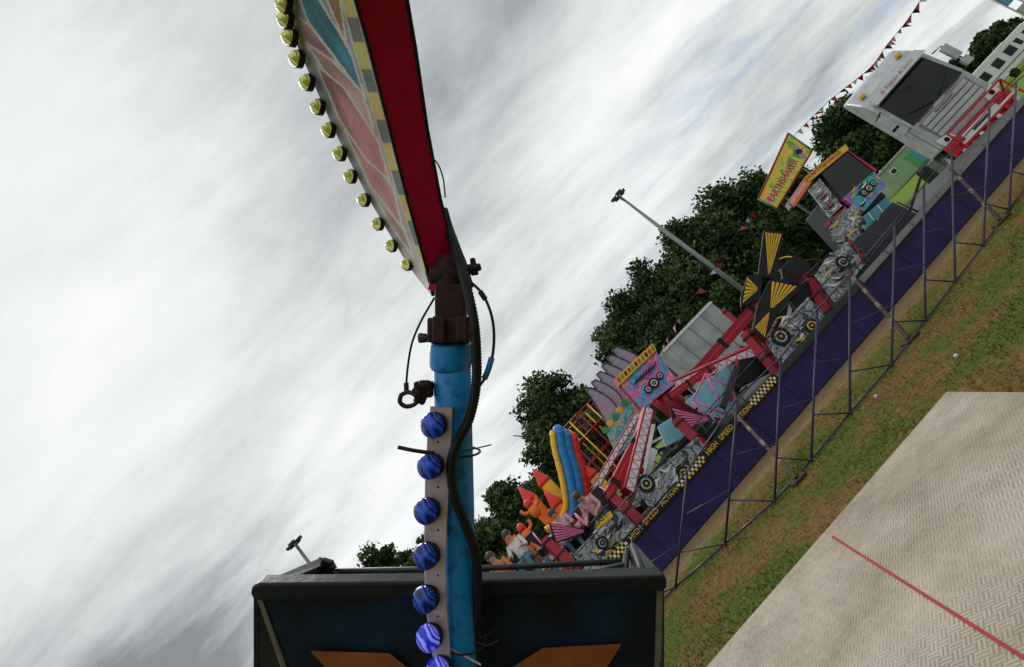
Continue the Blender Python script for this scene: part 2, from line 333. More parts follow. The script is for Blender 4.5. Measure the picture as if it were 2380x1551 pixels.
# ---------------- ground
b=MB(); b.poly([(-900,-900,0),(900,-900,0),(900,900,0),(-900,900,0)],'ground'); b.build('ground',kind='structure',label='worn grass fairground field with bare soil',origin=Vector((0,0,0)))
def quads(name,cent,size,mats,mi,parent=None,blade=False,**kw):
    n=len(cent); d=rng.normal(size=(n,3)); d/=np.linalg.norm(d,axis=1)[:,None]; e=np.cross(d,rng.normal(size=(n,3))); e/=np.linalg.norm(e,axis=1)[:,None]
    s=size[:,None]
    if blade:
        ang=rng.uniform(0,6.28,n); e=np.stack([np.cos(ang),np.sin(ang),0*ang],1); tip=np.stack([rng.normal(0,.5,n),rng.normal(0,.5,n),np.ones(n)],1)
        V=np.stack([cent-e*.006,cent+e*.006,cent+tip*s],1).reshape(-1,3); k=3
    else:
        V=np.stack([cent-d*s*.5,cent+e*s*.32,cent+d*s*.55,cent-e*s*.34],1).reshape(-1,3); k=4
    o=Vector(cent.min(0)); V=V-np.array(o)
    me=bpy.data.meshes.new(name); me.vertices.add(len(V)); me.vertices.foreach_set('co',V.astype(np.float32).ravel())
    me.loops.add(n*k); me.loops.foreach_set('vertex_index',np.arange(n*k,dtype=np.int32)); me.polygons.add(n); me.polygons.foreach_set('loop_start',(np.arange(n)*k).astype(np.int32)); me.polygons.foreach_set('loop_total',np.full(n,k,dtype=np.int32))
    for q in mats: me.materials.append(M[q])
    me.polygons.foreach_set('material_index',mi.astype(np.int32)); me.update(calc_edges=True)
    ob=bpy.data.objects.new(name,me); COL.objects.link(ob); place(ob,o,parent); tag(ob,**kw); return ob
n=80000
X=rng.uniform(-3,14,n); Y=rng.uniform(4,12.4,n); keep=(Y<10.0+.19*X-rng.uniform(0,1.4,n))
X=X[keep];Y=Y[keep]
dens=np.array([mnoise.noise(Vector((a*.75,c*.75,0)))+.45*mnoise.noise(Vector((a*2.6,c*2.6,4))) for a,c in zip(X,Y)])
keep=rng.uniform(-.6,.5,len(X))<-dens+.12; X=X[keep];Y=Y[keep];dens=dens[keep]
cent=np.stack([X,Y,np.zeros(len(X))],1)
quads('grass',cent,rng.uniform(.02,.055,len(X)),['bladeG','bladeY'],(dens+rng.normal(0,.2,len(X))>.03).astype(int),blade=True,kind='stuff',label='short worn grass with dry yellow patches',cat='grass')

# ---------------- trees
def tree(r,wt,Y,rpx,seed,zb=.8):
    rs=np.random.default_rng(seed); top=L(r,wt,Y); x,y,zt=top.x,top.y,top.z; rad=1.18*rpx*Y/1230
    e=thing('tree',(x,y,0),'broad leafy dark green deciduous tree on the field edge','tree','trees along the field edge')
    b=MB(); pts=smooth([(x,y,0),(x+.1,y,zt*.2),(x-.05,y+.1,zt*.45),(x+.1,y,zt*.85)],4)
    b.tube(pts,[.32*(1-i/len(pts)*.85) for i in range(len(pts))],'bark',8)
    for i in range(9):
        a=rs.uniform(0,6.28); z0=zt*rs.uniform(.18,.6); l=rad*rs.uniform(.5,.85)
        b.tube(smooth([(x,y,z0),(x+math.cos(a)*l*.5,y+math.sin(a)*l*.5,z0+l*.35),(x+math.cos(a)*l,y+math.sin(a)*l,z0+l*.9)],3),[.13-.016*j for j in range(7)],'bark',6)
    b.build('trunk',e)
    nc=64; hz=(zt-zb)/2; cz=zb+hz; cl=[]
    for i in range(nc):
        d=rs.normal(size=3); d/=np.linalg.norm(d); rr=rs.uniform(.2,1)**.5; k=.84+.16*math.sin(3*math.atan2(d[1],d[0])+seed)
        q=rs.uniform(.55,1.1)*min(rad,hz)*.34
        cl.append((x+d[0]*rr*(rad*k-q*.5),y+d[1]*rr*(rad*k-q*.5),cz+d[2]*rr*(hz-q*.55),q))
    cs=[];ss=[];mi=[]
    for (a,c,z,q) in cl:
        m=int(240+rs.integers(0,90)); d=rs.normal(size=(m,3)); d/=np.linalg.norm(d,axis=1)[:,None]; rr=rs.uniform(.15,1,m)**.5*q*rs.uniform(.8,1.35,m)
        p=np.array([a,c,z])+d*rr[:,None]*np.array([1,1,.9]); cs.append(p); ss.append(rs.uniform(.18,.42,m)*Y/38)
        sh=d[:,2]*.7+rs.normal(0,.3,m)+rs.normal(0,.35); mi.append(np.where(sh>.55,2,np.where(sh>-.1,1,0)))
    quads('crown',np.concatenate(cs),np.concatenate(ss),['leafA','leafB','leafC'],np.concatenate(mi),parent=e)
for i,(r,wt,Y,rp_) in enumerate([(155,-135,38,80),(215,-96,38,95),(315,-82,40,95),(430,-68,38,100),(545,-88,40,95),(625,-150,40,80),(480,-150,36,95),(370,-170,36,95),(250,-180,36,90),
      (-80,-84,39,100),(-20,-160,41,75),(-60,-230,36,75),(-290,-205,38,70),(-220,-260,36,70),(-600,-84,44,72),(-675,-100,46,62),(-510,-130,44,70),(-410,-210,42,75),
      (862,-160,78,80),(935,-180,80,84),(1000,-245,80,66),(1245,-320,82,50),(1090,-300,84,60),(770,-240,80,66)]): tree(r,wt,Y,rp_,100+i)
n=30000; hx=rng.uniform(-80,130,n); hz=rng.uniform(0,1,n)**.8; hh=3.6+1.5*np.sin(hx*.3)+.8*np.sin(hx*1.3+1)
cent=np.stack([hx,92+rng.uniform(-1,1,n)*1.2,hz*hh],1)
quads('hedge',cent,rng.uniform(.6,1.2,n),['leafA','leafB','leafC'],rng.choice(3,n,p=[.5,.38,.12]),kind='stuff',label='dark green hedge along the far field edge',cat='hedge')

# ---------------- floodlight masts
for (x,y) in ((1440,458),(687,1266)):
    t=PY(x,y,29.5); e=thing('floodlight_mast',(t.x,t.y,0),'tall galvanised floodlight mast with lamp cluster on top','floodlight','floodlight masts around the field')
    b=MB(); b.tube([(t.x,t.y,0),(t.x,t.y,t.z*.5),t],[.17,.14,.09],'steel',8); b.build('mast',e)
    b=MB(); b.tube([t-RU*.38,t+RU*.38],.05,'dsteel',6); b.build('crossbar',e)
    for dx,dy in ((-.34,0),(.34,0),(0,-.3),(0,.3)):
        b=MB(); c=t+RU*dx+RN*dy+UP*.08; b.prism([c+Vector(q) for q in ((-.16,-.12,-.09),(.16,-.12,-.09),(.2,-.16,.10),(-.2,-.16,.10))],(0,.24,.06),'dsteel'); b.build('lamp_head',e,bevel=.02)

# ---------------- deck of treadplate
Zd=.30
dp=[G(*p,Zd) for p in ((2200,910),(2900,914),(3100,1500),(2600,2100),(1290,1952))]
dk=thing('treadplate_deck',(3,4.2,0),'grey diamond treadplate ride deck panels with a red seam','deck')
b=MB(); b.prism(dp,(0,0,-.09),'tread','steel'); b.build('deck_plate',dk,bevel=.006)
b=MB(); a,c=G(1935,1248,Zd),G(2380,1530,Zd); dv=(c-a); c=c+dv*.6; pr=dv.cross(UP).normalized()*.008
b.prism([a-pr+UP*.006,a+pr+UP*.006,c+pr+UP*.006,c-pr+UP*.006],(0,0,-.02),'darkred'); b.build('seam',dk)
cen=sum(dp,Vector())/5
for p in dp:
    q=cen.lerp(p,.8); b=MB(); b.bx(q.x-.04,q.x+.04,q.y-.04,q.y+.04,0,.2,'dsteel'); b.build('deck_support',dk)

# ---------------- tubular barrier, bay by bay
bot=[(1455,1480),(1570,1365),(1685,1265),(1800,1165),(1885,1070),(1975,960),(2072,848),(2150,745),(2220,655),(2285,570),(2345,487),(2400,412)]
tops=[(1470,1250),(1598,1095),(1715,925),(1815,830),(1900,718),(1975,640),(2080,515),(2147,430),(2212,352),(2300,250),(2362,190),(2440,130)]
bp=[G(*p,.03) for p in bot]
def fplane(i,px,py):
    i=min(i,len(bp)-2); a,c=bp[i],bp[i+1]; nn=(c-a).cross(UP).normalized(); q=ray(px,py); return CAM+q*((a-CAM).dot(nn)/q.dot(nn))
tp=[fplane(i,*tops[i]) for i in range(len(tops))]
for i in range(len(bp)-1):
    a,c=bp[i],bp[i+1]; e=thing('barrier_frame',a,'purple tubular steel barrier frame with slanted bracing on the grass','barrier','barrier frames around the ride')
    b=MB(); b.tube([a,c],.016,'navyrail',6); b.build('rail',e)
    b=MB(); b.tube([tp[i],tp[i+1]],.012,'navyrail',6); b.build('rail',e)
    b=MB(); b.tube([a,tp[i]],.018,'navyrail',6); b.sphere(a,.028,'rust',8,6); b.build('post',e)
    b=MB(); m=bot[i][1]+(tops[i][1]-bot[i][1])*.30; b.tube([fplane(i,tops[i][0]+(bot[i][0]-tops[i][0])*.7,m),c],.012,'navyrail',6); b.build('brace',e)
    b=MB(); b.tube([a.lerp(tp[i],.62),c.lerp(tp[i+1],.38)],.009,'navyrail',6); b.build('brace',e)

# ---------------- shaker ride
ride=thing('fairground_ride',W(5,3,0),'thrill ride with red arms, purple skirt and airbrushed scenery','fairground ride')
b=MB()
for i in range(-5,18): b.prism([W(i,0,0.02),W(i+.99,0,.02),W(i+.99,0,.70),W(i,0,.70)],RN*.05,'purple')
b.build('skirt',ride)
b=MB(); b.prism([W(-6,-.04,.70),W(14.2,-.04,.70),W(14.2,-.04,.76),W(-6,-.04,.76)],RN*7.5,'dsteel'); b.build('platform',ride,bevel=.01)
uA=toU(R(1430,1290,-.08))[0]; uB=toU(R(1832,895,-.08))[0]
b=MB(); z0,z1=.72,.875; b.prism([W(uA-3,-.08,z0),W(uB,-.08,z0),W(uB,-.08,z1),W(uA-3,-.08,z1)],RN*.03,'black')
u=uB-.05; k=0; cell=(z1-z0)/3
while u>uA-2.6:
    nchk=15
    for i in range(nchk):
        for j in range(3):
            b.poly([W(u-(i+1)*cell,-.084,z0+j*cell),W(u-i*cell,-.084,z0+j*cell),W(u-i*cell,-.084,z0+(j+1)*cell),W(u-(i+1)*cell,-.084,z0+(j+1)*cell)],('yellow' if j!=1 else 'white') if (i+j)%2 else 'black')
    u-=nchk*cell+.03
    for s,wd in (('ACTION',.46),('SPEED',.38),('HIGH',.30)):
        b.text(s,W(u-wd,-.085,z0+.028),RU,UP,wd,z1-z0-.056,'yellow'); u-=wd+.09
b.build('lettered_fascia',ride)
b=MB()
u=uB+.1
while u<13.5:
    b.prism([W(u,-.07,.74),W(u+.9,-.07,.74),W(u+.9,-.07,.87),W(u,-.07,.87)],RN*.02,'grey' if int(u*3)%3 else 'dsteel'); u+=.93
b.build('edge_panel',ride)
# machinery mass
for i in range(96):
    b=MB(); u=random.uniform(-3.5,9.8); v=random.uniform(.9,5.0); l=random.uniform(.4,1.3); a=W(u,v,random.uniform(.85,1.45))
    th=random.choice((.05,.07,.12)); b.beam(a,a+RU*l*random.choice((-1,1))+RN*random.uniform(-.5,.5)+UP*random.uniform(-.1,.55),th,th*1.2,random.choice(['dsteel','black','black','darkred','brightred','rust','grey','white'])); b.build('machinery_beam',ride)
def scen(pts,v,mk,th=.04): 
    b=MB(); b.prism(RP(pts,v),RN*th,mk,'dsteel'); return b
def tyre(b,x,y,r,v,hub='lgrey'):
    c=R(x,y,v); s=r*(c-CAM).length/1330
    b.disc(c,RU,UP,s,RN*.02,'black'); b.disc(c-RN*.006,RU,UP,s*.62,RN*.01,hub); b.disc(c-RN*.012,RU,UP,s*.42,RN*.01,'black'); b.disc(c-RN*.018,RU,UP,s*.15,RN*.01,'yellow')
def swoosh(b,p0,p1,wid,bow,v,k):
    x0,y0=p0;x1,y1=p1; L_=math.hypot(x1-x0,y1-y0); nx,ny=-(y1-y0)/L_,(x1-x0)/L_; A=[];B=[]
    for i in range(9):
        t=i/8; o=bow*math.sin(math.pi*t); h=wid*math.sin(math.pi*min(1,t+.08))/2
        A.append((x0+(x1-x0)*t+nx*(o+h),y0+(y1-y0)*t+ny*(o+h))); B.append((x0+(x1-x0)*t+nx*(o-h),y0+(y1-y0)*t+ny*(o-h)))
    for i in range(8): b.poly(RP([A[i],A[i+1],B[i+1],B[i]],v),k)
pan=[([(1780,795),(1878,690),(1925,745),(1828,868)],.35,[(1815,782,22,'lgrey'),(1887,757,17,'yellow')]),
     ([(1893,640),(1965,560),(2010,615),(1938,705)],.4,[(1960,610,15,'lgrey')]),
     ([(1478,1135),(1620,1015),(1660,1068),(1522,1200)],.35,[(1502,1124,21,'lgrey'),(1590,1100,16,'yellow')]),
     ([(1925,530),(1985,470),(2015,520),(1960,590)],.9,[]),
     ([(1330,1290),(1440,1180),(1475,1225),(1370,1330)],.35,[(1400,1262,15,'lgrey')])]
for pts,v,ty in pan:
    b=scen(pts,v,'metalart')
    cx_=sum(p[0] for p in pts)/4; cy_=sum(p[1] for p in pts)/4
    for i in range(16):
        ax=cx_+random.uniform(-45,25); ay=cy_+random.uniform(-25,45); swoosh(b,(ax,ay),(ax+random.uniform(10,40),ay-random.uniform(5,40)),random.uniform(3,9),random.uniform(-14,14),v-.01-.001*i,random.choice(['white','white','lgrey','black','yellow','grey','black']))
    for x,y,r,hb in ty: tyre(b,x,y,r,v-.03,hb)
    b.build('scenery_panel',ride)
b=MB()
b.tube([W(-5,.15,1.3),W(7.6,.15,1.3)],.012,'dsteel',6)
for i in range(-5,8): b.tube([W(i+.3,.15,.78),W(i+.3,.15,1.3)],.012,'dsteel',6)
b.build('handrail',ride)
def arm(a,va,c,vc,wd,kind):
    A=R(*a,va);Cc=R(*c,vc); b=MB()
    b.beam(A,Cc,wd,wd*1.2,'darkred')
    d=(Cc-A); t=d.normalized(); x=t.cross(UP).normalized(); 
    if x.dot((A+Cc)/2-CAM)>0: x=-x
    upd=x.cross(t); upd=upd if upd.z>0 else -upd
    f=x*(wd/2+.006)
    if kind:
        n_=max(3,int(d.length/.13)); h=upd*(wd*.40)
        b.poly([A+f-h,Cc+f-h,Cc+f+h,A+f+h],'white')
        g=x*(wd/2+.011)
        for i in range(n_):
            p=A+d*(i/n_)+g; q=A+d*((i+1)/n_)+g; s_=1 if i%2 else -1
            b.poly([p-h*s_*.95,p-h*s_*.95+d*(.24/n_),q+h*s_*.95,q+h*s_*.95-d*(.24/n_)],'brightred' if kind==2 else 'pink')
    else:
        for tt in (.1,.5,.9): b.beam(A.lerp(Cc,tt-.02),A.lerp(Cc,tt+.02),wd*1.2,wd*1.4,'black')
        h=upd*(wd*.12); b.poly([A+f-h,Cc+f-h,Cc+f+h,A+f+h],'brightred')
    b.build('arm',ride)
arm((1598,892),3.2,(1768,700),2.0,.24,0)
arm((1575,892),3.0,(1782,802),1.1,.24,1)
arm((1735,772),1.2,(1835,893),.9,.22,0)
arm((1525,935),2.8,(1415,1150),1.2,.18,0)
arm((1505,955),2.6,(1458,1145),1.1,.22,1)
arm((1415,1150),1.0,(1505,1228),.7,.20,0)
arm((1572,975),1.0,(1668,1068),.7,.20,0)
arm((1868,640),1.2,(1940,735),.8,.20,0)
arm((1925,520),1.2,(2010,600),.8,.16,0)
arm((1545,930),2.2,(1660,850),1.6,.15,0)
arm((1265,1255),1.0,(1345,1330),.7,.18,0)
arm((1370,1190),1.6,(1250,1330),1.2,.16,2)
arm((1560,915),3.4,(1720,760),2.6,.14,2)
arm((1480,965),3.2,(1380,1140),2.4,.14,2)
arm((1680,720),2.8,(1760,790),2.4,.12,0)
arm((1790,760),1.8,(1900,650),1.8,.12,2)
for pts,v in (([(1592,935),(1685,850),(1728,886),(1640,968)],1.8),([(1528,992),(1570,965),(1602,1010),(1548,1040)],1.4),([(1648,965),(1700,915),(1725,935),(1668,990)],1.7)):
    b=MB(); b.prism(RP(pts,v),RN*.04,'lblue','white'); b.build('footplate',ride,bevel=.01)
for pts,v in (([(1555,1055),(1640,980),(1660,1010),(1590,1075)],1.2),([(1700,840),(1790,820),(1800,860),(1720,900)],1.3),([(1830,690),(1875,650),(1900,690),(1860,730)],1.0)):
    b=MB(); b.prism(RP(pts,v),RN*.3,'black','dsteel'); b.build('drive_unit',ride,bevel=.02)
c=R(1505,885,3.7); b=MB(); b.tube([(c.x,c.y+.3,.7),(c.x,c.y+.3,c.z)],.35,'darkred',14); b.build('tower',ride)
b=MB(); pts=[(1440,892),(1522,812),(1574,888),(1492,952)]; b.prism(RP(pts,3.5),RN*.35,'art2','darkred')
b.prism(RP([(1430,878),(1517,798),(1526,814),(1440,896)],3.42),RN*.4,'yellow','brightred')
for i in range(11):
    x=1434+87*i/11; y=880-80*i/11; b.poly(RP([(x,y),(x+4,y-4),(x+9,y+5),(x+5,y+9)],3.40),['brightred','vgreen','black'][i%3])
for q in ((1520,890,13),(1507,905,10),(1534,873,9)): tyre(b,*q,3.44,'white')
for i in range(7):
    x,y=1472+i*7,885-i*6; swoosh(b,(x,y+12),(x+10,y-14),4,3,3.40,'black')
b.build('drum_board',ride)
b=MB()
for a,c in (((1640,868),(1610,932)),((1610,932),(1690,965)),((1690,965),(1640,868)),((1610,932),(1655,985)),((1655,985),(1690,965)),((1640,868),(1700,905)),((1700,905),(1720,945))): b.tube([R(*a,1.3),R(*c,1.3)],.022,'pink',6)
b.build('pink_frame',ride)
def fan(pts,foc,v,stripe,n,e0):
    b=MB(); b.prism(RP(pts,v),RN*.06,'black')
    A,B=e0
    for i in range(n):
        t0=(i+.12)/n;t1=(i+.80)/n
        p=(A[0]+(B[0]-A[0])*t0,A[1]+(B[1]-A[1])*t0); q=(A[0]+(B[0]-A[0])*t1,A[1]+(B[1]-A[1])*t1)
        def tw(a,t): return (a[0]+(foc[0]-a[0])*t,a[1]+(foc[1]-a[1])*t)
        b.poly(RP([tw(p,.03),tw(q,.03),tw(q,.90),tw(p,.90)],v-.012),stripe)
    return b
def car(label,px,v,fans,stripe,sz=1.):
    c=R(*px,v); e=thing('ride_car',(c.x,c.y,c.z-.5),label,'ride car','cars of the ride')
    b=MB(); 
    prof=[(-.32,0),(.30,0),(.36,.12),(.1,.16),(-.12,.2),(-.28,.8),(-.38,.8),(-.40,.1)]
    o=c-UP*.5
    b.prism([o-RU*.42*sz+RN*(-p[0])*sz+UP*p[1]*sz for p in prof],RU*.84*sz,'black'); b.build('seat_shell',e,bevel=.03)
    for s in (-.40*sz,.40*sz): 
        b=MB(); b.tube(smooth([o+RU*s+UP*.75*sz+RN*.3,o+RU*s+UP*.6*sz-RN*.05,o+RU*s+UP*.35*sz-RN*.3],4),.018,stripe,6); b.build('side_bar',e)
    b=MB(); b.tube([o-RU*.40*sz+UP*.36*sz-RN*.3,o+RU*.40*sz+UP*.36*sz-RN*.3],.025,'dsteel',6); b.build('lap_bar',e)
    for i,(pts,foc,e0) in enumerate(fans):
        fan(pts,foc,v-.55-.05*i,stripe,6,e0).build('wing_panel',e)
    return e
car('black ride car with yellow striped fan wings raised above platform',(1800,612),2.4,[([(1776,534),(1820,538),(1812,600),(1806,650),(1762,640)],(1786,648),((1778,537),(1819,541))),([(1738,640),(1772,636),(1768,695),(1722,712),(1722,690)],(1764,672),((1736,642),(1724,708)))],'yellow',.7)
car('black ride car with wide yellow striped fan wing',(1830,715),1.4,[([(1790,650),(1848,648),(1862,668),(1812,725),(1776,792),(1748,765),(1762,705)],(1790,722),((1793,652),(1856,664))),([(1775,725),(1808,726),(1776,790),(1750,766),(1758,735)],(1790,722),((1753,762),(1778,786)))],'yellow',.7)
car('black ride car with pink striped fan wing',(1625,985),1.5,[([(1556,945),(1600,955),(1650,975),(1590,1000),(1565,985)],(1655,974),((1558,947),(1588,999)))],'pink',.8)
car('black ride car with pink striped wing near the exit',(1320,1230),1.5,[([(1275,1215),(1360,1230),(1345,1250),(1290,1262)],(1365,1234),((1277,1216),(1292,1261)))],'pink',.8)
car('dark ride car beside the painted panel',(1860,625),1.4,[([(1815,625),(1852,592),(1885,615),(1850,668),(1822,660)],(1870,640),((1817,626),(1846,662)))],'rust',.8)
car('black ride car holding seated riders',(1225,1290),1.6,[],'pink')
car('black ride car holding a reclining rider',(1385,1180),1.3,[],'pink')
for a,c in (((1695,948),(1852,1112)),((1968,628),(2112,788)),((2188,370),(2325,512))):
    A=R(*a,-.15); Cc=G(*c,.04); b=MB(); b.beam(A,Cc,.055,.055,'rust')
    for i in range(4): 
        t=.15+i*.21; b.beam(A.lerp(Cc,t),A.lerp(Cc,t+.06),.059,.059,'hazard')
    b.bx(Cc.x-.12,Cc.x+.12,Cc.y-.12,Cc.y+.12,.0,.04,'rust'); b.build('stabiliser_leg',ride)
b=MB(); b.prism(RP([(1383,1217),(1418,1187),(1425,1200),(1390,1230)],.1),RN*.02,'yellow','black'); p=R(1387,1226,.08); q=R(1419,1198,.08)
b.text('EXIT',p+UP*.02,(q-p).normalized(),UP,(q-p).length*.92,.11,'black'); b.build('exit_sign',ride)

# ---------------- name board + pay booth
nb=thing('name_board',R(1800,480,3.0),'tall yellow green airbrushed board with ride name lettering','sign')
b=MB(); P4=RP([(1762,462),(1832,310),(1888,350),(1806,486)],3.0); b.prism(P4,RN*.12,'name','black')
eU=(P4[2]-P4[3]); wdt=eU.length; eU.normalize(); eV=(P4[0]-P4[3]); h=eV.length; eV.normalize()
b.text('EARTHSHAKER',P4[3]+eU*wdt*.06+eV*h*.30-RN*.016,eU,eV,wdt*.70,h*.36,'brightred')
b.text('EARTHSHAKER',P4[3]+eU*wdt*.068+eV*h*.27-RN*.008,eU,eV,wdt*.70,h*.40,'white')
for q in range(3): b.disc(P4[3]+eU*wdt*(.86+.03*q)+eV*h*(.3+.22*q)-RN*.015,RU,UP,.10,RN*.01,'lgrey' if q!=1 else 'black')
b.build('painted_board',nb)
b=MB(); fr=P4+[P4[0]]
for i in range(4): b.tube([fr[i],fr[i+1]],.03,'vgreen' if i%2 else 'darkred',6)
b.build('board_frame',nb)
for t in (.25,.75): b=MB(); q=P4[3].lerp(P4[2],t)+RN*.1; b.tube([q,(q.x,q.y,0)],.04,'dsteel',6); b.build('board_post',nb)

bo=thing('pay_booth',R(2010,560,1.6),'airbrushed pay booth with dark window and lettered roof edge','booth')
b=MB(); b.prism(RP([(1905,470),(1972,385),(2060,455),(1990,560)],1.7),RN*.9,'black','dsteel')
b.build('booth_body',bo,bevel=.02)
b=MB(); b.prism(RP([(1902,396),(1972,352),(2034,398),(1958,462)],1.2),RN*.4,'glass','black'); b.build('window',bo)
b=MB(); b.prism(RP([(1896,392),(1966,346),(1972,352),(1903,400)],1.17),RN*.04,'magenta'); b.prism(RP([(1966,346),(1972,352),(2036,400),(2040,395)],1.17),RN*.04,'magenta'); b.build('window_frame',bo)
b=MB(); b.prism(RP([(1870,412),(1965,335),(1973,347),(1880,424)],1.1),RN*1.3,'yellow','grey'); 
p=R(1882,414,1.08);q=R(1966,346,1.08); b.text('EARTHSHAKER',p,(q-p).normalized(),UP,(q-p).length*.9,.09,'brightred'); b.build('roof',bo)
b=MB(); b.prism(RP([(1958,462),(2032,398),(2060,432),(2008,492)],1.15),RN*.1,'art1','magenta')
for i in range(10):
    x=1975+random.uniform(0,50); y=462-random.uniform(-10,35)+ (2000-x)*.3; swoosh(b,(x,y+8),(x+random.uniform(5,14),y-random.uniform(5,14)),5,4,1.13-.002*i,random.choice(['yellow','black','white']))
for q in ((2020,437,9),(2009,448,7),(2030,426,7)): tyre(b,*q,1.10,'white')
b.build('painted_front',bo)
b=MB(); b.prism(RP([(1834,470),(1872,412),(1886,424),(1846,482)],1.1),RN*.05,'inforange','black'); p=R(1842,476,1.08);q=R(1878,424,1.08)
b.text('EARTHSHAKER',p,(q-p).normalized(),UP,(q-p).length*.92,.09,'white'); b.build('lettered_sign',bo)
b=MB(); b.prism(RP([(1880,440),(1905,415),(1958,478),(1930,505)],1.15),RN*.06,'metalart')
for i in range(7):
    x=1895+i*6;y=440+i*7; swoosh(b,(x,y+9),(x+14,y-9),5,4,1.13-.002*i,['white','magenta','black'][i%3])
b.build('painted_side',bo)
b=MB(); b.prism(RP([(1940,500),(1965,480),(2000,520),(1990,560)],1.1),RN*.08,'darkred'); b.build('lower_panel',bo)
b=MB(); b.prism(RP([(1996,512),(2060,458),(2084,486),(2022,546)],.9),RN*.05,'teal','white')
for t in (.33,.66):
    A=(1996+64*t,512-54*t);B_=(2022+62*t,546-60*t); b.tube([R(*A,.88),R(*B_,.88)],.012,'white',5)
b.build('counter_panel',bo)
b=MB(); b.prism(RP([(1935,612),(2075,470),(2135,500),(2000,650)],.8),RN*.05,'dsteel','black'); b.build('step',bo)
for (a,c) in (((2085,470),(2150,500)),((2110,490),(1990,640)),((2000,575),(2040,640))): b=MB(); b.tube([R(*a,.6),R(*c,.6)],.022,'dsteel',6); b.build('stair_rail',bo)

# ---------------- grey trailer behind
t0=R(1535,812,9.5); t1=R(1640,716,9.5); u0,_,z=toU(t0); u1=toU(t1)[0]; ex=.35
tr=thing('grey_box_trailer',W((u0+u1)/2,10,0),'plain light grey box trailer with panel seams','trailer')
zt=(t0.z+t1.z)/2; b=MB(); b.prism([W(u0,9.5,.9),W(u1+ex,9.5,.9),W(u1+ex,9.5,zt),W(u0,9.5,zt)],RN*1.6,'lgrey'); b.build('trailer_body',tr,bevel=.05)
for i in range(1,4): b=MB(); uu=u0+(u1+ex-u0)*i/4; b.prism([W(uu-.015,9.47,.95),W(uu+.015,9.47,.95),W(uu+.015,9.47,zt-.14),W(uu-.015,9.47,zt-.14)],RN*.02,'grey'); b.build('panel_seam',tr)
b=MB(); b.prism([W(u0,9.46,zt-.12),W(u1+ex,9.46,zt-.12),W(u1+ex,9.46,zt-.04),W(u0,9.46,zt-.04)],RN*.02,'white'); b.build('roof_trim',tr)
for uu in (u0+.8,u1-.3):
    b=MB(); b.disc(W(uu,9.45,.45),RU,UP,.45,RN*.25,'black'); b.build('wheel',tr)

# ---------------- feather-like backdrop fins
fi=thing('scalloped_backdrop',W(3,7,0),'row of curved airbrushed pink and blue scenery fins','scenery')
for i in range(6):
    T=(1367+12*i,905-19*i); E=(1432+12*i,1000-22*i); v=6.4+.12*i; A=[];B=[]
    L_=math.hypot(E[0]-T[0],E[1]-T[1]); nx,ny=-(E[1]-T[1])/L_,(E[0]-T[0])/L_
    for k in range(11):
        t=k/10; h=(20*math.sin(math.pi*(t*.62+.10))); bow=-12*math.sin(math.pi*t)
        A.append((T[0]+(E[0]-T[0])*t+nx*(bow+h),T[1]+(E[1]-T[1])*t+ny*(bow+h))); B.append((T[0]+(E[0]-T[0])*t+nx*(bow-h),T[1]+(E[1]-T[1])*t+ny*(bow-h)))
    pl=A+B[::-1]; b=MB(); b.prism(RP(pl,v),RN*.04,'fin','dsteel'); pp=RP(pl,v-.01); b.tube(pp+[pp[0]],.022,'dsteel',5)
    b.build('fin',fi)
for u in (2.6,4.2): b=MB(); b.tube([W(u,7.2,0),W(u,7.2,3)],.06,'dsteel'); b.build('support_pole',fi)
bk=thing('painted_backdrop',W(3,5,0),'blue and yellow airbrushed backdrop board','scenery')
b=MB(); b.prism(RP([(1408,1002),(1468,915),(1492,950),(1480,1010),(1436,1062)],5.0),RN*.08,'art3','yellow'); b.build('painted_board',bk)
for i in range(6): b=MB(); b.disc(R(1407+i*11,1000-i*16,4.98),RU,UP,.10,RN*.06,'infyellow' if i%2 else 'vgreen'); b.build('scallop_trim',bk)

# ---------------- climbing cage
a=R(1292,992,7.5); c=R(1372,952,7.5); ua=toU(a)[0]; uc=toU(c)[0]; zt=(a.z+c.z)/2
cg=thing('climbing_cage',W((ua+uc)/2,8,0),'soft play climbing cage with red bars and yellow posts','play frame')
uc+=.5
for v in (7.5,9.0):
    for i in range(5): b=MB(); uu=ua+(uc-ua)*i/4; b.tube([W(uu,v,0),W(uu,v,zt)],.03,'infyellow' if i%2 else 'darkred',6); b.build('post',cg)
b=MB()
for k in range(6):
    z=.5+(zt-.5)*k/5
    for v in (7.5,9.0): b.tube([W(ua,v,z),W(uc,v,z)],.026,'darkred',6)
    for uu in (ua,(ua+uc)/2,uc): b.tube([W(uu,7.5,z),W(uu,9,z)],.026,'darkred',6)
b.build('crossbars',cg)
b=MB()
for k in range(3): z=.5+(zt-.5)*(k*2)/5; b.prism([W(ua,7.6,z),W(uc,7.6,z),W(uc,8.9,z),W(ua,8.9,z)],(0,0,.05),'black')
for i in range(22): uu=ua+(uc-ua)*i/21; b.tube([W(uu,9.05,.3),W(uu,9.05,zt)],.014,'black',4)
for i in range(26): z=.3+(zt-.3)*i/25; b.tube([W(ua,9.05,z),W(uc,9.05,z)],.014,'black',4)
b.build('floor_net',cg)

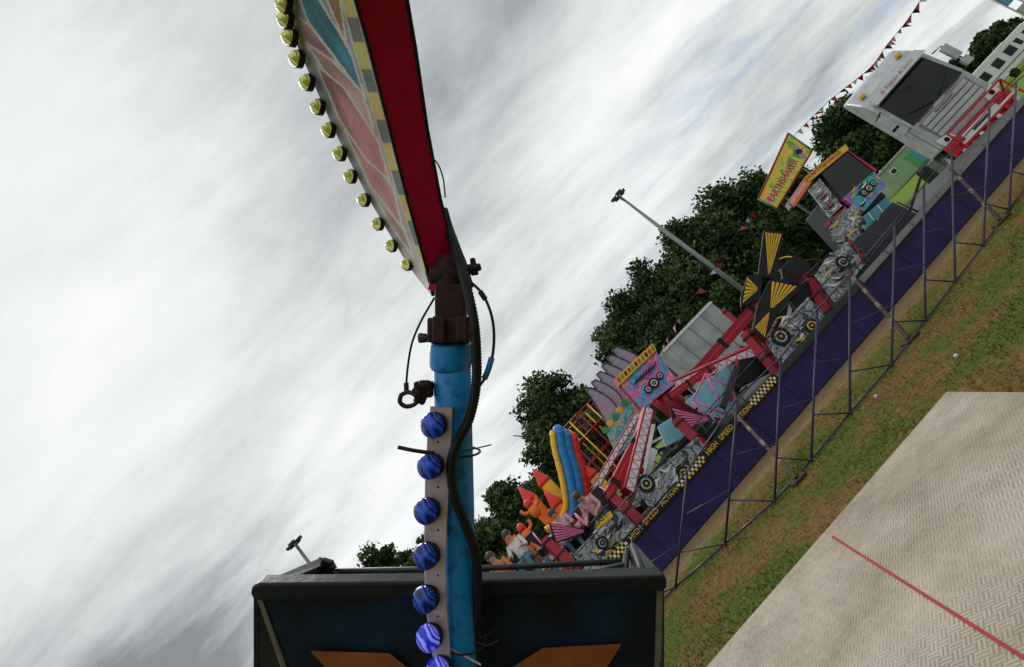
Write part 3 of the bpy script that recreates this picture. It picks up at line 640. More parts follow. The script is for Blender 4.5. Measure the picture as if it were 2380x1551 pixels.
# ---------------- inflatable slide and castle
sl=thing('inflatable_slide',W(0,6,0),'inflatable slide with blue lane, red and yellow edge tubes','inflatable slide')
def infl(pts,v,r,k,name,parent):
    b=MB(); P_=smooth(RP(pts,v),6); b.tube(P_,[r*(1+.05*math.sin(i*1.9)) for i in range(len(P_))],k,12); b.sphere(P_[0],r,k,10,8); b.build(name,parent)
infl([(1284,1006),(1289,1045),(1302,1095),(1311,1140),(1314,1180),(1298,1212),(1268,1232)],5.3,.085,'infyellow','edge_tube',sl)
infl([(1297,1000),(1303,1042),(1317,1090),(1327,1140),(1330,1186),(1314,1220),(1282,1246)],5.45,.17,'infblue','slide_lane',sl)
infl([(1313,1008),(1321,1048),(1335,1094),(1344,1138),(1346,1178),(1334,1214)],5.6,.16,'infblue','slide_lane',sl)
infl([(1331,1016),(1339,1055),(1352,1098),(1359,1132),(1362,1156)],5.8,.16,'infred','edge_tube',sl)
cs=thing('bouncy_castle',W(-1,7,0),'orange and yellow inflatable castle with red pointed turrets','bouncy castle')
for i,(x,y,v,r,k) in enumerate([(1236,1090,6.0,.19,'infyellow'),(1203,1130,5.8,.19,'inforange'),(1263,1140,5.5,.19,'inforange'),(1168,1240,5.2,.17,'infyellow'),(1347,1076,6.6,.19,'infyellow')]):
    p=R(x,y,v); b=MB(); zt=p.z-.55
    zs=[0+zt*j/14 for j in range(15)]; b.tube([(p.x,p.y,z) for z in zs],[r*(1+.07*(j%2)) for j in range(15)],k,14)
    b.tube([(p.x,p.y,zt-.04),(p.x,p.y,zt+.04),(p.x,p.y,zt+.30),p-UP*.02],[r*1.25,r*1.15,r*.55,.02],'infred',14); b.build('turret',cs)
pA=R(1236,1090,6.0);pB=R(1203,1130,5.8);pC=R(1263,1140,5.5);pD=R(1168,1240,5.2)
b=MB()
for A,B_,k in ((pA,pB,'inforange'),(pB,pD,'infyellow'),(pC,pA,'infyellow'),(pD,pC,'inforange')):
    for z in (.25,.6,.95,1.3,1.65): 
        if z<min(A.z,B_.z)-.7: b.tube(smooth([(A.x,A.y,z),((A.x+B_.x)/2,(A.y+B_.y)/2,z+.10),(B_.x,B_.y,z)],4),.19,k if z not in (.95,) else 'infred',12)
b.build('inflated_wall',cs)
for x,y,s in ((1228,1172,.13),(1212,1228,.13)):
    b=MB(); c=R(x,y,4.9); b.sphere(c,s,'infred',14,10,flat=1.15); b.sphere(c-UP*s*1.9,s*1.15,'inforange',14,10,flat=1.4)
    for sg in (-1,1): b.tube(smooth([c-UP*s*1.4+RU*sg*s,c-UP*s*.9+RU*sg*s*2,c+UP*s*.2+RU*sg*s*2.3],4),s*.36,'inforange',8)
    b.build('inflated_figure',cs)

# ---------------- people
def person(loc,yaw,shirt,legs,hair,label,recl=0.):
    J={'pel':(0,0,.10,.125,legs),'sp':(0,-.03,.30,.12,shirt),'ch':(0,-.05,.47,.135,shirt),'nk':(0,-.04,.60,.055,'skin'),'hd':(0,0,.70,.085,'skin'),'ht':(0,0,.80,.075,hair)}
    E=[('pel','sp'),('sp','ch'),('ch','nk'),('nk','hd'),('hd','ht')]
    for s,t in ((-1,'l'),(1,'r')):
        J['s'+t]=(s*.17,-.05,.53,.06,shirt);J['e'+t]=(s*.23,.10,.32,.042,shirt);J['w'+t]=(s*.17,.31,.36,.028,'skin');J['h'+t]=(s*.16,.38,.37,.032,'skin')
        J['p'+t]=(s*.10,.03,.08,.09,legs);J['k'+t]=(s*.13,.44,.13,.062,legs);J['a'+t]=(s*.13,.50,-.27,.04,legs);J['t'+t]=(s*.13,.64,-.32,.035,'black')
        E+=[('ch','s'+t),('s'+t,'e'+t),('e'+t,'w'+t),('w'+t,'h'+t),('pel','p'+t),('p'+t,'k'+t),('k'+t,'a'+t),('a'+t,'t'+t)]
    ks=list(J); me=bpy.data.meshes.new('p'); me.from_pydata([J[k][:3] for k in ks],[(ks.index(a),ks.index(c)) for a,c in E],[])
    ob=bpy.data.objects.new('p',me); COL.objects.link(ob); ob.modifiers.new('s','SKIN'); ss=ob.modifiers.new('u','SUBSURF'); ss.levels=2
    for i,k in enumerate(ks):
        me.skin_vertices[0].data[i].radius=(J[k][3],J[k][3]); me.skin_vertices[0].data[i].use_root=(k=='pel')
    dg=bpy.context.evaluated_depsgraph_get(); ev=bpy.data.meshes.new_from_object(ob.evaluated_get(dg))
    T=Matrix.Translation(loc)@Matrix.Rotation(yaw,4,'Z')@Matrix.Rotation(recl,4,'X')
    b=MB(); b.T=T; i0=b.av([v.co for v in ev.vertices])
    for p in ev.polygons:
        c=p.center; k=min(ks,key=lambda q:(Vector(J[q][:3])-c).length-J[q][3]*.8); b.fc([i0+a for a in p.vertices],J[k][4] if k!='ht' else 'skin',True)
    for s in (-1,1):
        h=Vector((s*.16,.38,.37))
        for f in range(4):
            q=h+Vector(((f-1.5)*.018,.02,.0)); l=[.06,.07,.066,.05][f]; b.tube([q,q+Vector((0,l*.6,.005)),q+Vector((0,l*.9,-.03))],[.009,.008,.006],'skin',6)
        q=h+Vector((-s*.025,-.01,0)); b.tube([q,q+Vector((-s*.03,.03,0)),q+Vector((-s*.03,.05,-.02))],[.011,.009,.007],'skin',6)
        b.sphere((s*.03,.075,.735),.012,'eye',8,6); b.sphere((s*.085,0,.73),.02,'skin',8,6,flat=1.5)
    b.sphere((0,.095,.71),.016,'skin',8,6,flat=1.4); b.tube([(-.022,.083,.672),(.022,.083,.672)],.006,'infred',5)
    o=b.build('person',None,label,'person','people on the ride',origin=Vector(loc))
    b=MB(); b.T=T; b.sphere((0,-.03,.765),.105,hair,14,9,ax=(0,-.35,1)); b.sphere((0,-.08,.69),.07,hair,12,8); b.build('hair',o)
    bpy.data.objects.remove(ob); bpy.data.meshes.remove(ev)
def seat(px,v,dz=-.28): c=R(*px,v); return c+UP*dz
person(seat((1385,1180),1.35),PHI+math.radians(150),'shirtp','denim','hair','person in pink and white top sitting in ride car',-.35)
person(seat((1212,1283),1.5),PHI+math.radians(170),'shirtw','denim','hair','person in white top and jeans sitting in ride car')
person(seat((1243,1300),1.6),PHI+math.radians(190),'shirto','denim','hair','person in orange top sitting in ride car')
person(seat((1320,1232),1.55),PHI+math.radians(170),'shirtp','denim','hair','person in pink top sitting in striped ride car')
person(seat((1175,1335),1.3),PHI+math.radians(180),'shirto','denim','hair','person in jeans sitting behind the ride rail')

# ---------------- bunting
def bunting(pts,label):
    P_=smooth([PY(x,y,Y) for x,y,Y in pts],6); e=thing('bunting',P_[0],label,'bunting','bunting over the fairground')
    b=MB(); b.tube(P_,.010,'dsteel',4); b.build('string',e)
    k=0
    for i in range(len(P_)-1):
        if random.random()<.15: continue
        p=P_[i].lerp(P_[i+1],random.uniform(.3,.7)); d=(P_[i+1]-P_[i]).normalized()*.10; dn=Vector((random.uniform(-.15,.15),random.uniform(-.1,.1),-random.uniform(.12,.24)))
        b=MB(); b.poly([p-d,p+d,p+dn],['darkred','lgrey','darkred','black'][k%4]); k+=1; b.build('flag',e)
bunting([(2165,-40,16),(2110,45,17),(2062,104,18),(2020,160,18.5),(1930,232,19),(1850,310,19)],'string of red and white triangular flags above the truck')
bunting([(1850,310,19),(1800,420,17),(1728,520,16),(1645,645,15.5),(1590,720,16),(1538,808,18)],'string of red and white triangular flags across the ride')

# ---------------- truck
fc_=PY(2160,222,19.5); yaw=math.radians(-20); T=Matrix.Translation((fc_.x,fc_.y,0))@Matrix.Rotation(yaw,4,'Z')@Matrix.Diagonal((.93,.93,1.16,1))
tk=thing('lorry',(fc_.x,fc_.y,0),'silver white lorry cab with red bumper and sign-written visor','lorry')
def tb(): b=MB(); b.T=T; return b
b=tb(); prof=[(.05,.95),(0,1.15),(0,2.15),(.28,3.35),(.65,3.75),(1.3,4.2),(1.75,4.3),(1.9,4.2),(1.95,.95)]
b.prism([(-1.25,y,z) for y,z in prof],(2.5,0,0),'truckw'); b.build('cab_body',tk,bevel=.2)
b=tb(); sl_=lambda z:(z-2.15)/1.3*.28
b.prism([(-1.12,sl_(2.1)-.03,2.08),(1.12,sl_(2.1)-.03,2.08),(1.05,sl_(3.2)-.03,3.28),(-1.05,sl_(3.2)-.03,3.28)],(0,.05,0),'glass'); b.build('windscreen',tk,bevel=.02)
b=tb(); b.prism([(-1.16,-.14,3.30),(1.16,-.14,3.30),(1.1,.14,3.60),(-1.1,.14,3.60)],(0,.12,.02),'truckw'); b.text('R Taylor & Sons',(-.72,-.13,3.38),(1,0,0),(0,.7,1),1.45,.13,'magenta'); b.build('sun_visor',tk,bevel=.03)
b=tb(); b.prism([(-1.0,-.03,1.2),(1.0,-.03,1.2),(1.05,-.03,1.98),(-1.05,-.03,1.98)],(0,.04,0),'grey')
for i in range(4): z=1.26+i*.18; b.bx(-.96,.96,-.07,-.03,z,z+.14,'truckw')
b.bx(-.4,.4,-.1,-.05,1.85,1.93,'steel'); b.build('grille',tk,bevel=.01)
for s in (-1,1):
    b=tb(); b.prism([(s*1.18,-.06,.98),(s*.72,-.08,.98),(s*.78,-.08,1.2),(s*1.2,-.04,1.28)],(0,.08,0),'white'); b.disc((s*.98,-.10,1.1),(1,0,0),(0,0,1),.08,(0,.02,0),'glass'); b.build('headlight',tk,bevel=.01)
    b=tb(); b.tube([(s*1.24,.1,3.1),(s*1.5,-.08,3.05),(s*1.5,-.08,2.1),(s*1.24,.05,2.1)],.025,'dsteel',6); b.bx(s*1.5-.13,s*1.5+.13,-.16,.02,2.45,3.0,'truckw'); b.bx(s*1.5-.13,s*1.5+.13,-.16,.02,2.1,2.36,'truckw'); b.build('mirror',tk,bevel=.03)
    b=tb(); b.bx(s*1.255-.01,s*1.255+.01,.40,1.25,2.15,3.1,'glass'); b.build('side_window',tk)
    b=tb(); b.bx(s*1.255-.008,s*1.255+.008,.36,.385,1.0,3.15,'dsteel'); b.build('door_gap',tk)
    b=tb(); b.tube([(s*.15,-.10,2.15),(s*.55,-.05,2.3),(s*.9,.02,2.45)],.014,'black',5); b.build('wiper',tk)
    b=tb(); b.disc((s*1.18,1.2,.5),(0,1,0),(0,0,1),.5,(-s*.3,0,0),'black',24); b.disc((s*1.19,1.2,.5),(0,1,0),(0,0,1),.27,(-s*.02,0,0),'lgrey'); b.build('wheel',tk,bevel=.03)
    b=tb(); b.beam((s*.25,-.06,2.04),(s*.95,-.05,2.06),.03,.025,'dsteel'); b.build('grab_rail',tk)
b=tb(); b.bx(-1.27,1.27,-.18,.2,.55,.95,'brightred'); b.bx(-.7,.7,-.2,.1,.62,.88,'white'); b.bx(-.35,.35,-.22,.1,.66,.80,'dsteel')
b.bx(-1.25,1.25,-.1,.3,.33,.56,'brightred'); 
for i in range(7): x=-1.1+i*.36; b.bx(x,x+.14,-.23,-.1,.4,.56,['white','brightred'][i%2])
b.build('bumper',tk,bevel=.03)
for x in (-.9,.9): b=tb(); b.bx(x-.12,x+.12,.62,.8,3.85,3.97,'infyellow'); b.build('roof_lamp',tk,bevel=.02)
b=tb(); 
for s in (-1,1):
    b.beam((s*1.1,-.9,1.2),(s*.9,-.1,.6),.05,.05,'brightred'); b.beam((s*1.1,-.9,1.2),(s*1.1,-.9,.3),.05,.05,'brightred'); b.beam((s*1.1,-.9,.35),(s*1.05,-.1,.4),.05,.05,'brightred')
b.beam((-1.1,-.9,1.2),(1.1,-.9,1.2),.06,.06,'brightred'); b.beam((-1.1,-.9,.7),(1.1,-.9,.7),.06,.06,'white'); b.build('drawbar_frame',tk)
b=tb(); b.bx(-.5,.5,1.8,5.2,.6,.9,'dsteel'); b.bx(-1.2,-.6,1.9,3,.4,.95,'steel'); b.build('chassis',tk,bevel=.02)
for y in (3.6,4.7):
    for s in (-1,1):
        b=tb(); b.disc((s*1.15,y,.5),(0,1,0),(0,0,1),.5,(-s*.35,0,0),'black',20); b.build('wheel',tk)

# ---------------- green cabin, caravans, frame
p=PY(2042,408,66); q=PY(2146,306,66)
cb=thing('portable_cabin',((p.x+q.x)/2,66,0),'pale green portable cabin with small windows and door','cabin')
b=MB(); b.bx(p.x,q.x,66,69,.1,2.9,'green'); b.build('wall',cb,bevel=.03)
b=MB(); b.bx(p.x-.15,q.x+.15,65.8,69.2,2.9,3.1,'lgrey'); b.build('roof',cb)
for t in (.18,.82):
    x=p.x+(q.x-p.x)*t; b=MB(); b.bx(x-.4,x+.4,65.9,66,1.6,2.3,'white'); b.bx(x-.3,x+.3,65.85,65.9,1.7,2.2,'glass'); b.build('window',cb)
for t in (.5,.6):
    b=MB(); x=p.x+(q.x-p.x)*t; b.bx(x-.3,x+.3,65.95,66,.2,2.2,'teal' if t>.55 else 'vgreen'); b.build('door',cb)
for (x,y,Yc) in ((2308,142,44),(2347,92,48),(2376,56,54)):
    c=PY(x,y,Yc); e=thing('caravan',(c.x,c.y,0),'white touring caravan parked on the grass','caravan','caravans parked at the field edge')
    b=MB(); pr=[(-2.2,.5),(2.1,.5),(2.3,1.2),(2.1,2.3),(1.8,2.6),(-1.9,2.6),(-2.3,2.2),(-2.4,1.2)]; b.prism([(c.x+a,c.y,z) for a,z in pr],(0,2.2,0),'white'); b.build('caravan_body',e,bevel=.09)
    for t in (-1.5,0,1.4):
        b=MB(); b.bx(c.x+t-.4,c.x+t+.4,c.y-.03,c.y,1.35,2.05,'glass'); b.build('window',e)
    b=MB(); b.bx(c.x-2.3,c.x+2.2,c.y-.02,c.y,.95,1.05,'grey'); b.build('side_stripe',e)
    b=MB(); b.disc((c.x,c.y-.05,.35),(1,0,0),(0,0,1),.35,(0,.2,0),'black'); b.build('wheel',e)
c=PY(2352,22,40); e=thing('ride_frame',(c.x,c.y,0),'distant blue and red ride frame with white panels','ride frame')
for i in range(4):
    b=MB(); b.tube([(c.x+i*.9,c.y,0),(c.x+i*.9,c.y,5.2)],.07,'lgrey',6); b.build('post',e)
for i in range(3):
    x=c.x+i*.9; b=MB(); b.bx(x+.08,x+.82,c.y-.1,c.y,3.9,5.1,['teal','darkred','grey'][i]); b.build('panel',e); b=MB(); b.bx(x+.08,x+.82,c.y-.1,c.y,2.6,3.3,['lgrey','teal','darkred'][i]); b.build('panel',e)
for x,y in ((2225,828),(2038,922)):
    p=G(x,y,.02); b=MB(); b.prism([p+Vector(q)*.5 for q in ((-.04,-.02,0),(.03,-.03,.01),(.05,.02,.0),(0,.04,.02),(-.04,.02,.01))],(0,0,.02),'soil'); b.build('litter',None,'crumpled white paper scrap lying on the grass','litter','litter on the grass')

# ================= swing seat boom in front
am=thing('painted_boom',C(980,650,1.7),'painted tapering ride boom with crimson side and bulb edging','ride boom')
ring=[((545,-700),(640,-700),(815,-700)),((668,0),(826,0),(946,0)),((692,110),(857,110),(965,110)),((775,300),(905,300),(993,300)),((858,465),(947,465),(1024,465)),((950,620),(990,620),(1058,602)),((1003,688),(1006,688),(1030,682))]
def dY(y): return 1.2+.40*y/688
def li(y,j):
    for i in range(len(ring)-1):
        a,c=ring[i][j],ring[i+1][j]
        if y<=c[1] or i==len(ring)-2: t=(y-a[1])/(c[1]-a[1]); return a[0]+(c[0]-a[0])*t
b=MB(); rows=[]
for Lp,Mp,Rp in ring:
    rows.append(b.av([C(*Mp,dY(Mp[1])-.05),C(*Rp,dY(Rp[1])+.0),C(Rp[0]-6,Rp[1],dY(Rp[1])+.09),C(Lp[0]+4,Lp[1],dY(Lp[1])+.10),C(*Lp,dY(Lp[1])+.012)]))
for i in range(len(rows)-1):
    for a in range(4): b.fc((rows[i]+a,rows[i]+a+1,rows[i+1]+a+1,rows[i+1]+a),'red')
b.fc(range(rows[-1],rows[-1]+5),'red'); b.build('beam',am)
for j,off,r in ((1,-.052,.004),(2,.0,.005)):
    b=MB(); b.tube([C(rg[j][0],rg[j][1],dY(rg[j][1])+off) for rg in ring],r,'black',6); b.build('edge_trim',am)
pol=[([(735,150),(800,205),(880,330),(905,420),(850,370),(790,280)],(.72,.34,.36)),([(712,100),(770,140),(842,215),(868,300),(800,240)],(.76,.46,.48)),
 ([(800,300),(850,345),(915,440),(935,530),(860,430)],(.76,.38,.39)),([(845,405),(890,450),(938,530),(962,600),(905,520)],(.76,.46,.44)),
 ([(672,25),(720,60),(775,130),(800,190),(712,110)],(.68,.38,.50)),([(725,-80),(778,-80),(806,108)],(.78,.38,.20)),
 ([(690,-20),(730,-20),(812,115),(850,230),(790,150),(715,50)],(.10,.34,.50)),([(560,-700),(640,-700),(790,-110),(690,-60)],(.55,.3,.2))]
def inside(x,y,P_):
    c=False; d=1e9
    for i in range(len(P_)):
        x0,y0=P_[i-1];x1,y1=P_[i]
        if (y0>y)!=(y1>y) and x<(x1-x0)*(y-y0)/(y1-y0)+x0: c=not c
        l=(x1-x0)**2+(y1-y0)**2; t=max(0,min(1,((x-x0)*(x1-x0)+(y-y0)*(y1-y0))/l)); d=min(d,math.hypot(x-x0-t*(x1-x0),y-y0-t*(y1-y0)))
    return c,d
def patt(s,x,y):
    g=.9+.25*mnoise.noise(Vector((x*.02,y*.012,0)))+.14*mnoise.noise(Vector((x*.11,y*.09,3)))
    if s>.78 or s>1-14/max(20,(li(y,1)-li(y,0))):
        if s<.81: col=(.80,.79,.72)
        else:
            col=(.88,.72,.28) if ((y+20)%118)<62 else (.27,.29,.28)
            if s>.965: col=(.6,.6,.52)
    elif s<.12: col=(.44,.52,.66)
    else:
        col=(.40,.50,.62) if y<250 else (.66,.58,.62)
        if y>560: col=(.76,.70,.68)
        for P_,c_ in pol:
            if y<min(p[1] for p in P_)-6 or y>max(p[1] for p in P_)+6: continue
            c,d=inside(x,y,P_)
            if c and d>2.6: col=tuple(q*(1+.3*math.sin(d*.09+x*.03)) for q in c_); break
            if d<=2.6: col=(.92,.90,.84); break
    return tuple(min(.9,max(0,q*g*1.12)) for q in col)
ny,nx_=330,64; y0,y1=-420,686; vs=[];cols=[]
for i in range(ny+1):
    y=y0+(y1-y0)*i/ny; l=li(y,0); m=li(y,1)
    for j in range(nx_+1):
        s=j/nx_; x=l+(m-l)*s; vs.append(C(x,y,dY(y)+.008-.056*s)); cols.append(patt(s,x,y))
o=C(980,650,1.7)
me=bpy.data.meshes.new('painted_face'); me.from_pydata([v-o for v in vs],[],[(i*(nx_+1)+j,i*(nx_+1)+j+1,(i+1)*(nx_+1)+j+1,(i+1)*(nx_+1)+j) for i in range(ny) for j in range(nx_)])
at=me.color_attributes.new('paint','FLOAT_COLOR','POINT'); at.data.foreach_set('color',np.array([(*c,1) for c in cols],dtype=np.float32).ravel())
m,nt,bs=_nt('airbrushed_boom_paint'); vc=nt.nodes.new('ShaderNodeVertexColor'); vc.layer_name='paint'; nt.links.new(vc.outputs[0],bs.inputs['Base Color']); bs.inputs['Roughness'].default_value=.35; me.materials.append(m)
ob=bpy.data.objects.new('painted_face',me); COL.objects.link(ob); place(ob,o,am)
for k,(x,y) in enumerate([(650,-60),(655,-22),(658,10),(662,46),(672,86),(688,136),(712,191),(737,248),(762,302),(788,357),(813,410),(844,465),(877,521),(908,572),(944,616)]):
    r_=22-7.5*max(0,y)/620; d=dY(y)-.004; s=r_*d/F; c=C(x,y,d); b=MB(); ax=(-imr-fw*.9).normalized()
    b.sphere(c,s*.92,'bulbY',18,12,ax=ax,flat=.9); b.tube([c-ax*s*.05,c-ax*s*.75],[s*1.02,s*.9],'black',14); b.build('bulb',am,bevel='c')

# blue pole and hardware
pz=lambda y:1.50+.16*(y-790)/760
def px_pole(y): return 1048+26*(y-790)/760
po=thing('blue_support_pole',C(1070,1500,1.66),'worn blue steel support pole with rusty pivot bracket','pole')
b=MB(); b.tube([C(px_pole(y),y,pz(y)) for y in (795,1000,1300,1600,1900)],[.054,.053,.051,.049,.047],'blue',28); b.tube([C(1047,y,pz(y)) for y in (795,800,850,858)],[.054,.059,.059,.054],'blue',28)
b.tube([C(1088,y,pz(y)+.01) for y in (800,845)],.018,'blue',12); b.build('pole_tube',po)
def cbox(b,x,y,d,wp,hp,dm,k,rot=0.):
    c=C(x,y,d); a=imr*math.cos(rot)-imu*math.sin(rot); e=imr*math.sin(rot)+imu*math.cos(rot)
    b.box(c,a*(wp*d/F),e*(hp*d/F),fw*dm,k)
b=MB(); cbox(b,1047,768,1.49,94,56,.12,'rust'); cbox(b,1049,705,1.51,70,86,.07,'rust'); cbox(b,1020,765,1.42,30,60,.02,'rust'); cbox(b,1074,765,1.42,30,60,.02,'rust')
b.tube([C(972,786,1.47),C(1005,786,1.47)],[.017,.012],'dsteel',6); b.tube([C(1088,778,1.47),C(1108,778,1.47)],.012,'dsteel',6); b.build('pivot_bracket',po,bevel=.006)
b=MB(); b.tube([C(1000,640,1.52),C(1072,640,1.52)],.030,'rust',14); b.tube([C(1043,600,1.54),C(1043,690,1.52)],.040,'rust',12); cbox(b,1062,606,1.52,34,26,.05,'rust',.5); b.tube([C(1085,628,1.50),C(1118,620,1.50)],[.016,.010],'black',10); b.tube([C(1098,600,1.50),C(1104,640,1.50)],[.008,.012],'black',8)
cbox(b,1020,655,1.53,34,50,.05,'red',.3); b.build('hinge_joint',po,bevel=.004)
b=MB(); cbox(b,985,905,1.50,42,36,.04,'rust'); cbox(b,978,925,1.49,26,26,.03,'rust',.4); b.tube([C(975,893,1.47),C(1000,893,1.47)],.012,'rust',8); b.build('lug',po,bevel=.004)
b=MB(); cbox(b,1086,930,1.53,22,40,.03,'blue'); b.build('side_lug',po,bevel=.004)
def hose(parent,pts,r,k,name,rib=True):
    P_=smooth([C(*p) for p in pts],22 if rib else 8); b=MB(); b.tube(P_,[r*(1+(.12 if i%2 else -.04)) for i in range(len(P_))] if rib else r,k,12 if rib else 7); return b.build(name,parent)
hs=thing('corrugated_hose',C(1100,900,1.4),'black corrugated cable hose strapped along the pole','hose')
hose(hs,[(1030,488,1.54),(1042,530,1.52),(1064,590,1.48),(1080,650,1.44),(1100,740,1.41),(1107,820,1.42),(1106,900,1.44),(1090,975,1.46),(1062,1030,1.465),(1048,1085,1.47),(1058,1160,1.49),(1082,1220,1.52),(1104,1280,1.55),(1110,1350,1.58),(1108,1440,1.62),(1106,1530,1.65),(1102,1700,1.70)],.0130,'black','hose_tube')
hose(hs,[(1036,498,1.55),(1052,550,1.53),(1078,612,1.50),(1094,668,1.47)],.0085,'black','hose_tube',False)
sw=thing('safety_wire',C(950,830,1.5),'thin steel safety wire looped from boom to shackle','wire')
hose(sw,[(1010,692,1.50),(978,748,1.48),(957,800,1.47),(947,860,1.47),(944,905,1.47)],.0032,'black','wire_rope',False)
hose(sw,[(944,890,1.47),(945,912,1.47)],.007,'rust','ferrule',False)
hose(sw,[(932,918,1.47),(930,935,1.47),(945,945,1.47),(966,938,1.46),(966,920,1.45),(948,912,1.46),(932,918,1.47)],.0065,'rust','shackle',False)
hose(sw,[(962,905,1.47),(972,915,1.46),(968,932,1.46)],.007,'rust','shackle',False)
cw=thing('control_cable',C(1140,800,1.45),'thin black control cable curving beside the pole','cable')
hose(cw,[(1094,655,1.46),(1120,682,1.43),(1140,725,1.42),(1148,775,1.42),(1144,830,1.43),(1128,878,1.46),(1092,925,1.49)],.0040,'black','cable_core',False)
hose(cw,[(1116,678,1.43),(1128,696,1.425)],.0075,'black','cable_gland',False)
hose(cw,[(1143,832,1.43),(1134,862,1.44),(1126,880,1.45)],.0085,'blue','cable_sleeve',False)
hose(cw,[(1002,366,1.36),(1018,382,1.36),(1030,415,1.36),(1035,460,1.37)],.0020,'black','wire_tail',False)
for i,pp in enumerate([[(925,1040,1.42),(965,1048,1.42),(1010,1054,1.43)],[(1060,1052,1.44),(1100,1044,1.43),(1142,1034,1.42)],[(1040,1505,1.60),(1080,1525,1.60),(1118,1546,1.60)],[(1085,1478,1.62),(1125,1480,1.62),(1150,1465,1.62)],[(1090,1485,1.62),(1130,1500,1.62),(1160,1488,1.62)]]):
    z=thing('cable_tie',C(*pp[1]),'loose plastic cable tie tail around the hose','cable tie','cable ties on the pole'); hose(z,pp,[.0055,.0018,.0035,.0018,.0018][i],['black','black','strip','black','dsteel'][i],'tie_tail',False)
for yy in (1050,1490):
    b=MB(); z=thing('cable_tie',C(1045,yy,1.5),'black cable tie band around pole and hose','cable tie','cable ties on the pole'); P_=[]
    for i in range(17): a=2*math.pi*i/16; P_.append(C(px_pole(yy)+8,yy,pz(yy))+imr*.064*math.cos(a)+fw*.072*math.sin(a))
    b.tube(P_,.0035,'black',6); b.build('tie_band',z)
ls=thing('bulb_strip',C(1020,1250,1.55),'pinkish white lighting strip with domed blue bulbs','light strip')
ds=lambda y:1.455+.135*(y-945)/600
edge=[(1000,1052,945),(994,1050,1000),(988,1046,1100),(986,1040,1200),(986,1036,1300),(988,1038,1400),(998,1044,1480),(1012,1050,1560),(1025,1058,1700)]
b=MB(); f0=b.av([q for e_ in edge for q in (C(e_[0],e_[2],ds(e_[2])),C(e_[1],e_[2],ds(e_[2])),C(e_[1],e_[2],ds(e_[2])+.022),C(e_[0],e_[2],ds(e_[2])+.022))])
for i in range(len(edge)-1):
    for a in range(4): b.fc((f0+4*i+a,f0+4*i+(a+1)%4,f0+4*i+4+(a+1)%4,f0+4*i+4+a),'strip')
b.fc(range(f0,f0+4),'strip'); b.build('backing_strip',ls,bevel=.003)
for i,(x,y) in enumerate([(1012,988),(1004,1083),(996,1187),(995,1291),(994,1391),(1002,1480),(1026,1556)]):
    d=ds(y)-.02; s=31*d/F; c=C(x-2,y,d); ax=(-fw*.8-imr*.55).normalized(); b=MB(); b.sphere(c+ax*s*.25,s,'bulbL' if i>=5 else 'bulbB',24,16,ax=ax,flat=.75); b.tube([c-ax*s*.1,c-ax*s*.6],[s*.98,s*.8],'black',20); b.build('bulb',ls,bevel='c')
for y in (1035,1140,1240,1345,1440): b=MB(); b.sphere(C(1018,y-8,ds(y)-.001),.0035,'dsteel',8,6); b.build('screw',ls)

# seat tub
tb_=thing('ride_seat_tub',C(1070,1450,1.9),'dark navy ride tub with black rim, handrail and orange chevrons','ride seat')
D0=1.76; dn=-imu
b=MB(); b.prism([C(598,1390,D0),C(1540,1366,D0),C(1535,1560,D0+.02),(C(1530,1900,D0+.05)),C(745,1900,D0+.05),C(655,1560,D0+.02)],fw*.02,'navy'); 
b.prism([C(722,1514,D0-.004),C(905,1519,D0-.004),C(945,1551,D0-.003),C(960,1600,D0-.003),C(800,1600,D0-.003)],fw*.002,'orange')
b.prism([C(1445,1497,D0-.004),C(1262,1507,D0-.004),C(1192,1551,D0-.003),C(1150,1600,D0-.003),C(1380,1600,D0-.003)],fw*.002,'orange')
b.build('front_panel',tb_)
b=MB(); b.prism([C(596,1390,D0-.006),C(608,1390,D0-.006),C(668,1560,D0+.012),C(760,1900,D0+.04),C(745,1900,D0+.04),C(655,1560,D0+.012)],fw*.03,'beige'); b.build('edge_strip',tb_)
b=MB(); b.prism([C(1527,1368,D0-.006),C(1541,1366,D0-.006),C(1536,1560,D0+.012),C(1522,1560,D0+.012)],fw*.03,'beige'); b.build('edge_strip',tb_)
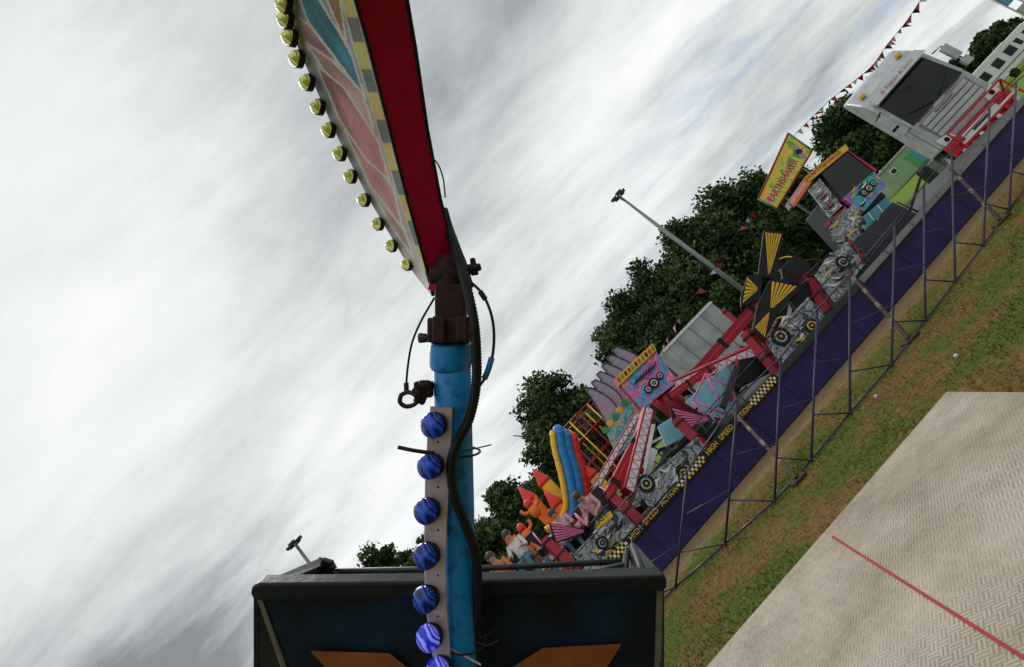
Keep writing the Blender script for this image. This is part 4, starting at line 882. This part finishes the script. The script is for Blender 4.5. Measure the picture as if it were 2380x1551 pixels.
b=MB(); b.prism([C(581,1380,1.705),C(584,1364,1.705),C(600,1357,1.705),C(1070,1352,1.705),(C(1540,1338,1.705)),C(1551,1346,1.705),C(1551,1368,1.705),C(1540,1376,1.705),C(1070,1388,1.705),C(600,1398,1.705),C(586,1392,1.705)],fw*.07,'rim'); b.build('rim',tb_,bevel=.008)
wl=[C(588,1362,1.77),C(738,1299,2.32)]
b=MB(); b.prism([wl[0],wl[1],wl[1]+dn*.42,wl[0]+dn*.42],imr*.02,'rim'); b.build('side_wall',tb_,bevel=.004)
b=MB(); b.prism([C(592,1360,1.74),C(738,1298,2.32),C(768,1306,2.32),C(640,1360,1.76)],dn*.02,'rim'); b.build('side_cap',tb_,bevel=.004)
b=MB(); b.prism([C(738,1298,2.32),C(772,1306,2.32),C(792,1345,2.32),C(792,1480,2.32),C(738,1480,2.32)],fw*.02,'rim'); b.build('corner_plate',tb_,bevel=.004)
wr=[C(1545,1350,1.77),C(1468,1268,2.32)]
b=MB(); b.prism([wr[0],wr[1],wr[1]+dn*.42,wr[0]+dn*.42],-imr*.02,'dsteel'); b.build('side_wall',tb_,bevel=.004)
b=MB(); b.prism([C(1548,1342,1.74),C(1476,1262,2.32),C(1462,1268,2.32),C(1520,1345,1.76)],dn*.02,'rim'); b.build('side_cap',tb_,bevel=.004)
b=MB(); b.tube([C(778,1328,2.25),C(1100,1322,2.25),C(1456,1305,2.25)],.0125,'dsteel',10); b.tube([C(1455,1292,2.24),C(1453,1345,2.1)],.013,'dsteel',8); b.tube([C(1460,1275,2.28),C(1455,1305,2.25)],.013,'dsteel',8)
b.tube([C(1330,1338,1.95),C(1455,1310,2.2)],.009,'steel',8); b.tube([C(1470,1268,2.3),C(1500,1345,1.80)],.012,'dsteel',10); b.build('handrail',tb_)
b=MB(); 
for x,y in ((765,1318),(775,1332),(760,1308)): cbox(b,x,y,2.24,26,14,.03,'black',.3)
b.build('latch',tb_,bevel=.004)
b=MB(); b.prism([C(745,1895,D0+.06),C(1530,1895,D0+.06),C(1480,1895,2.3),C(790,1895,2.3)],dn*.02,'navy'); b.build('floor',tb_)
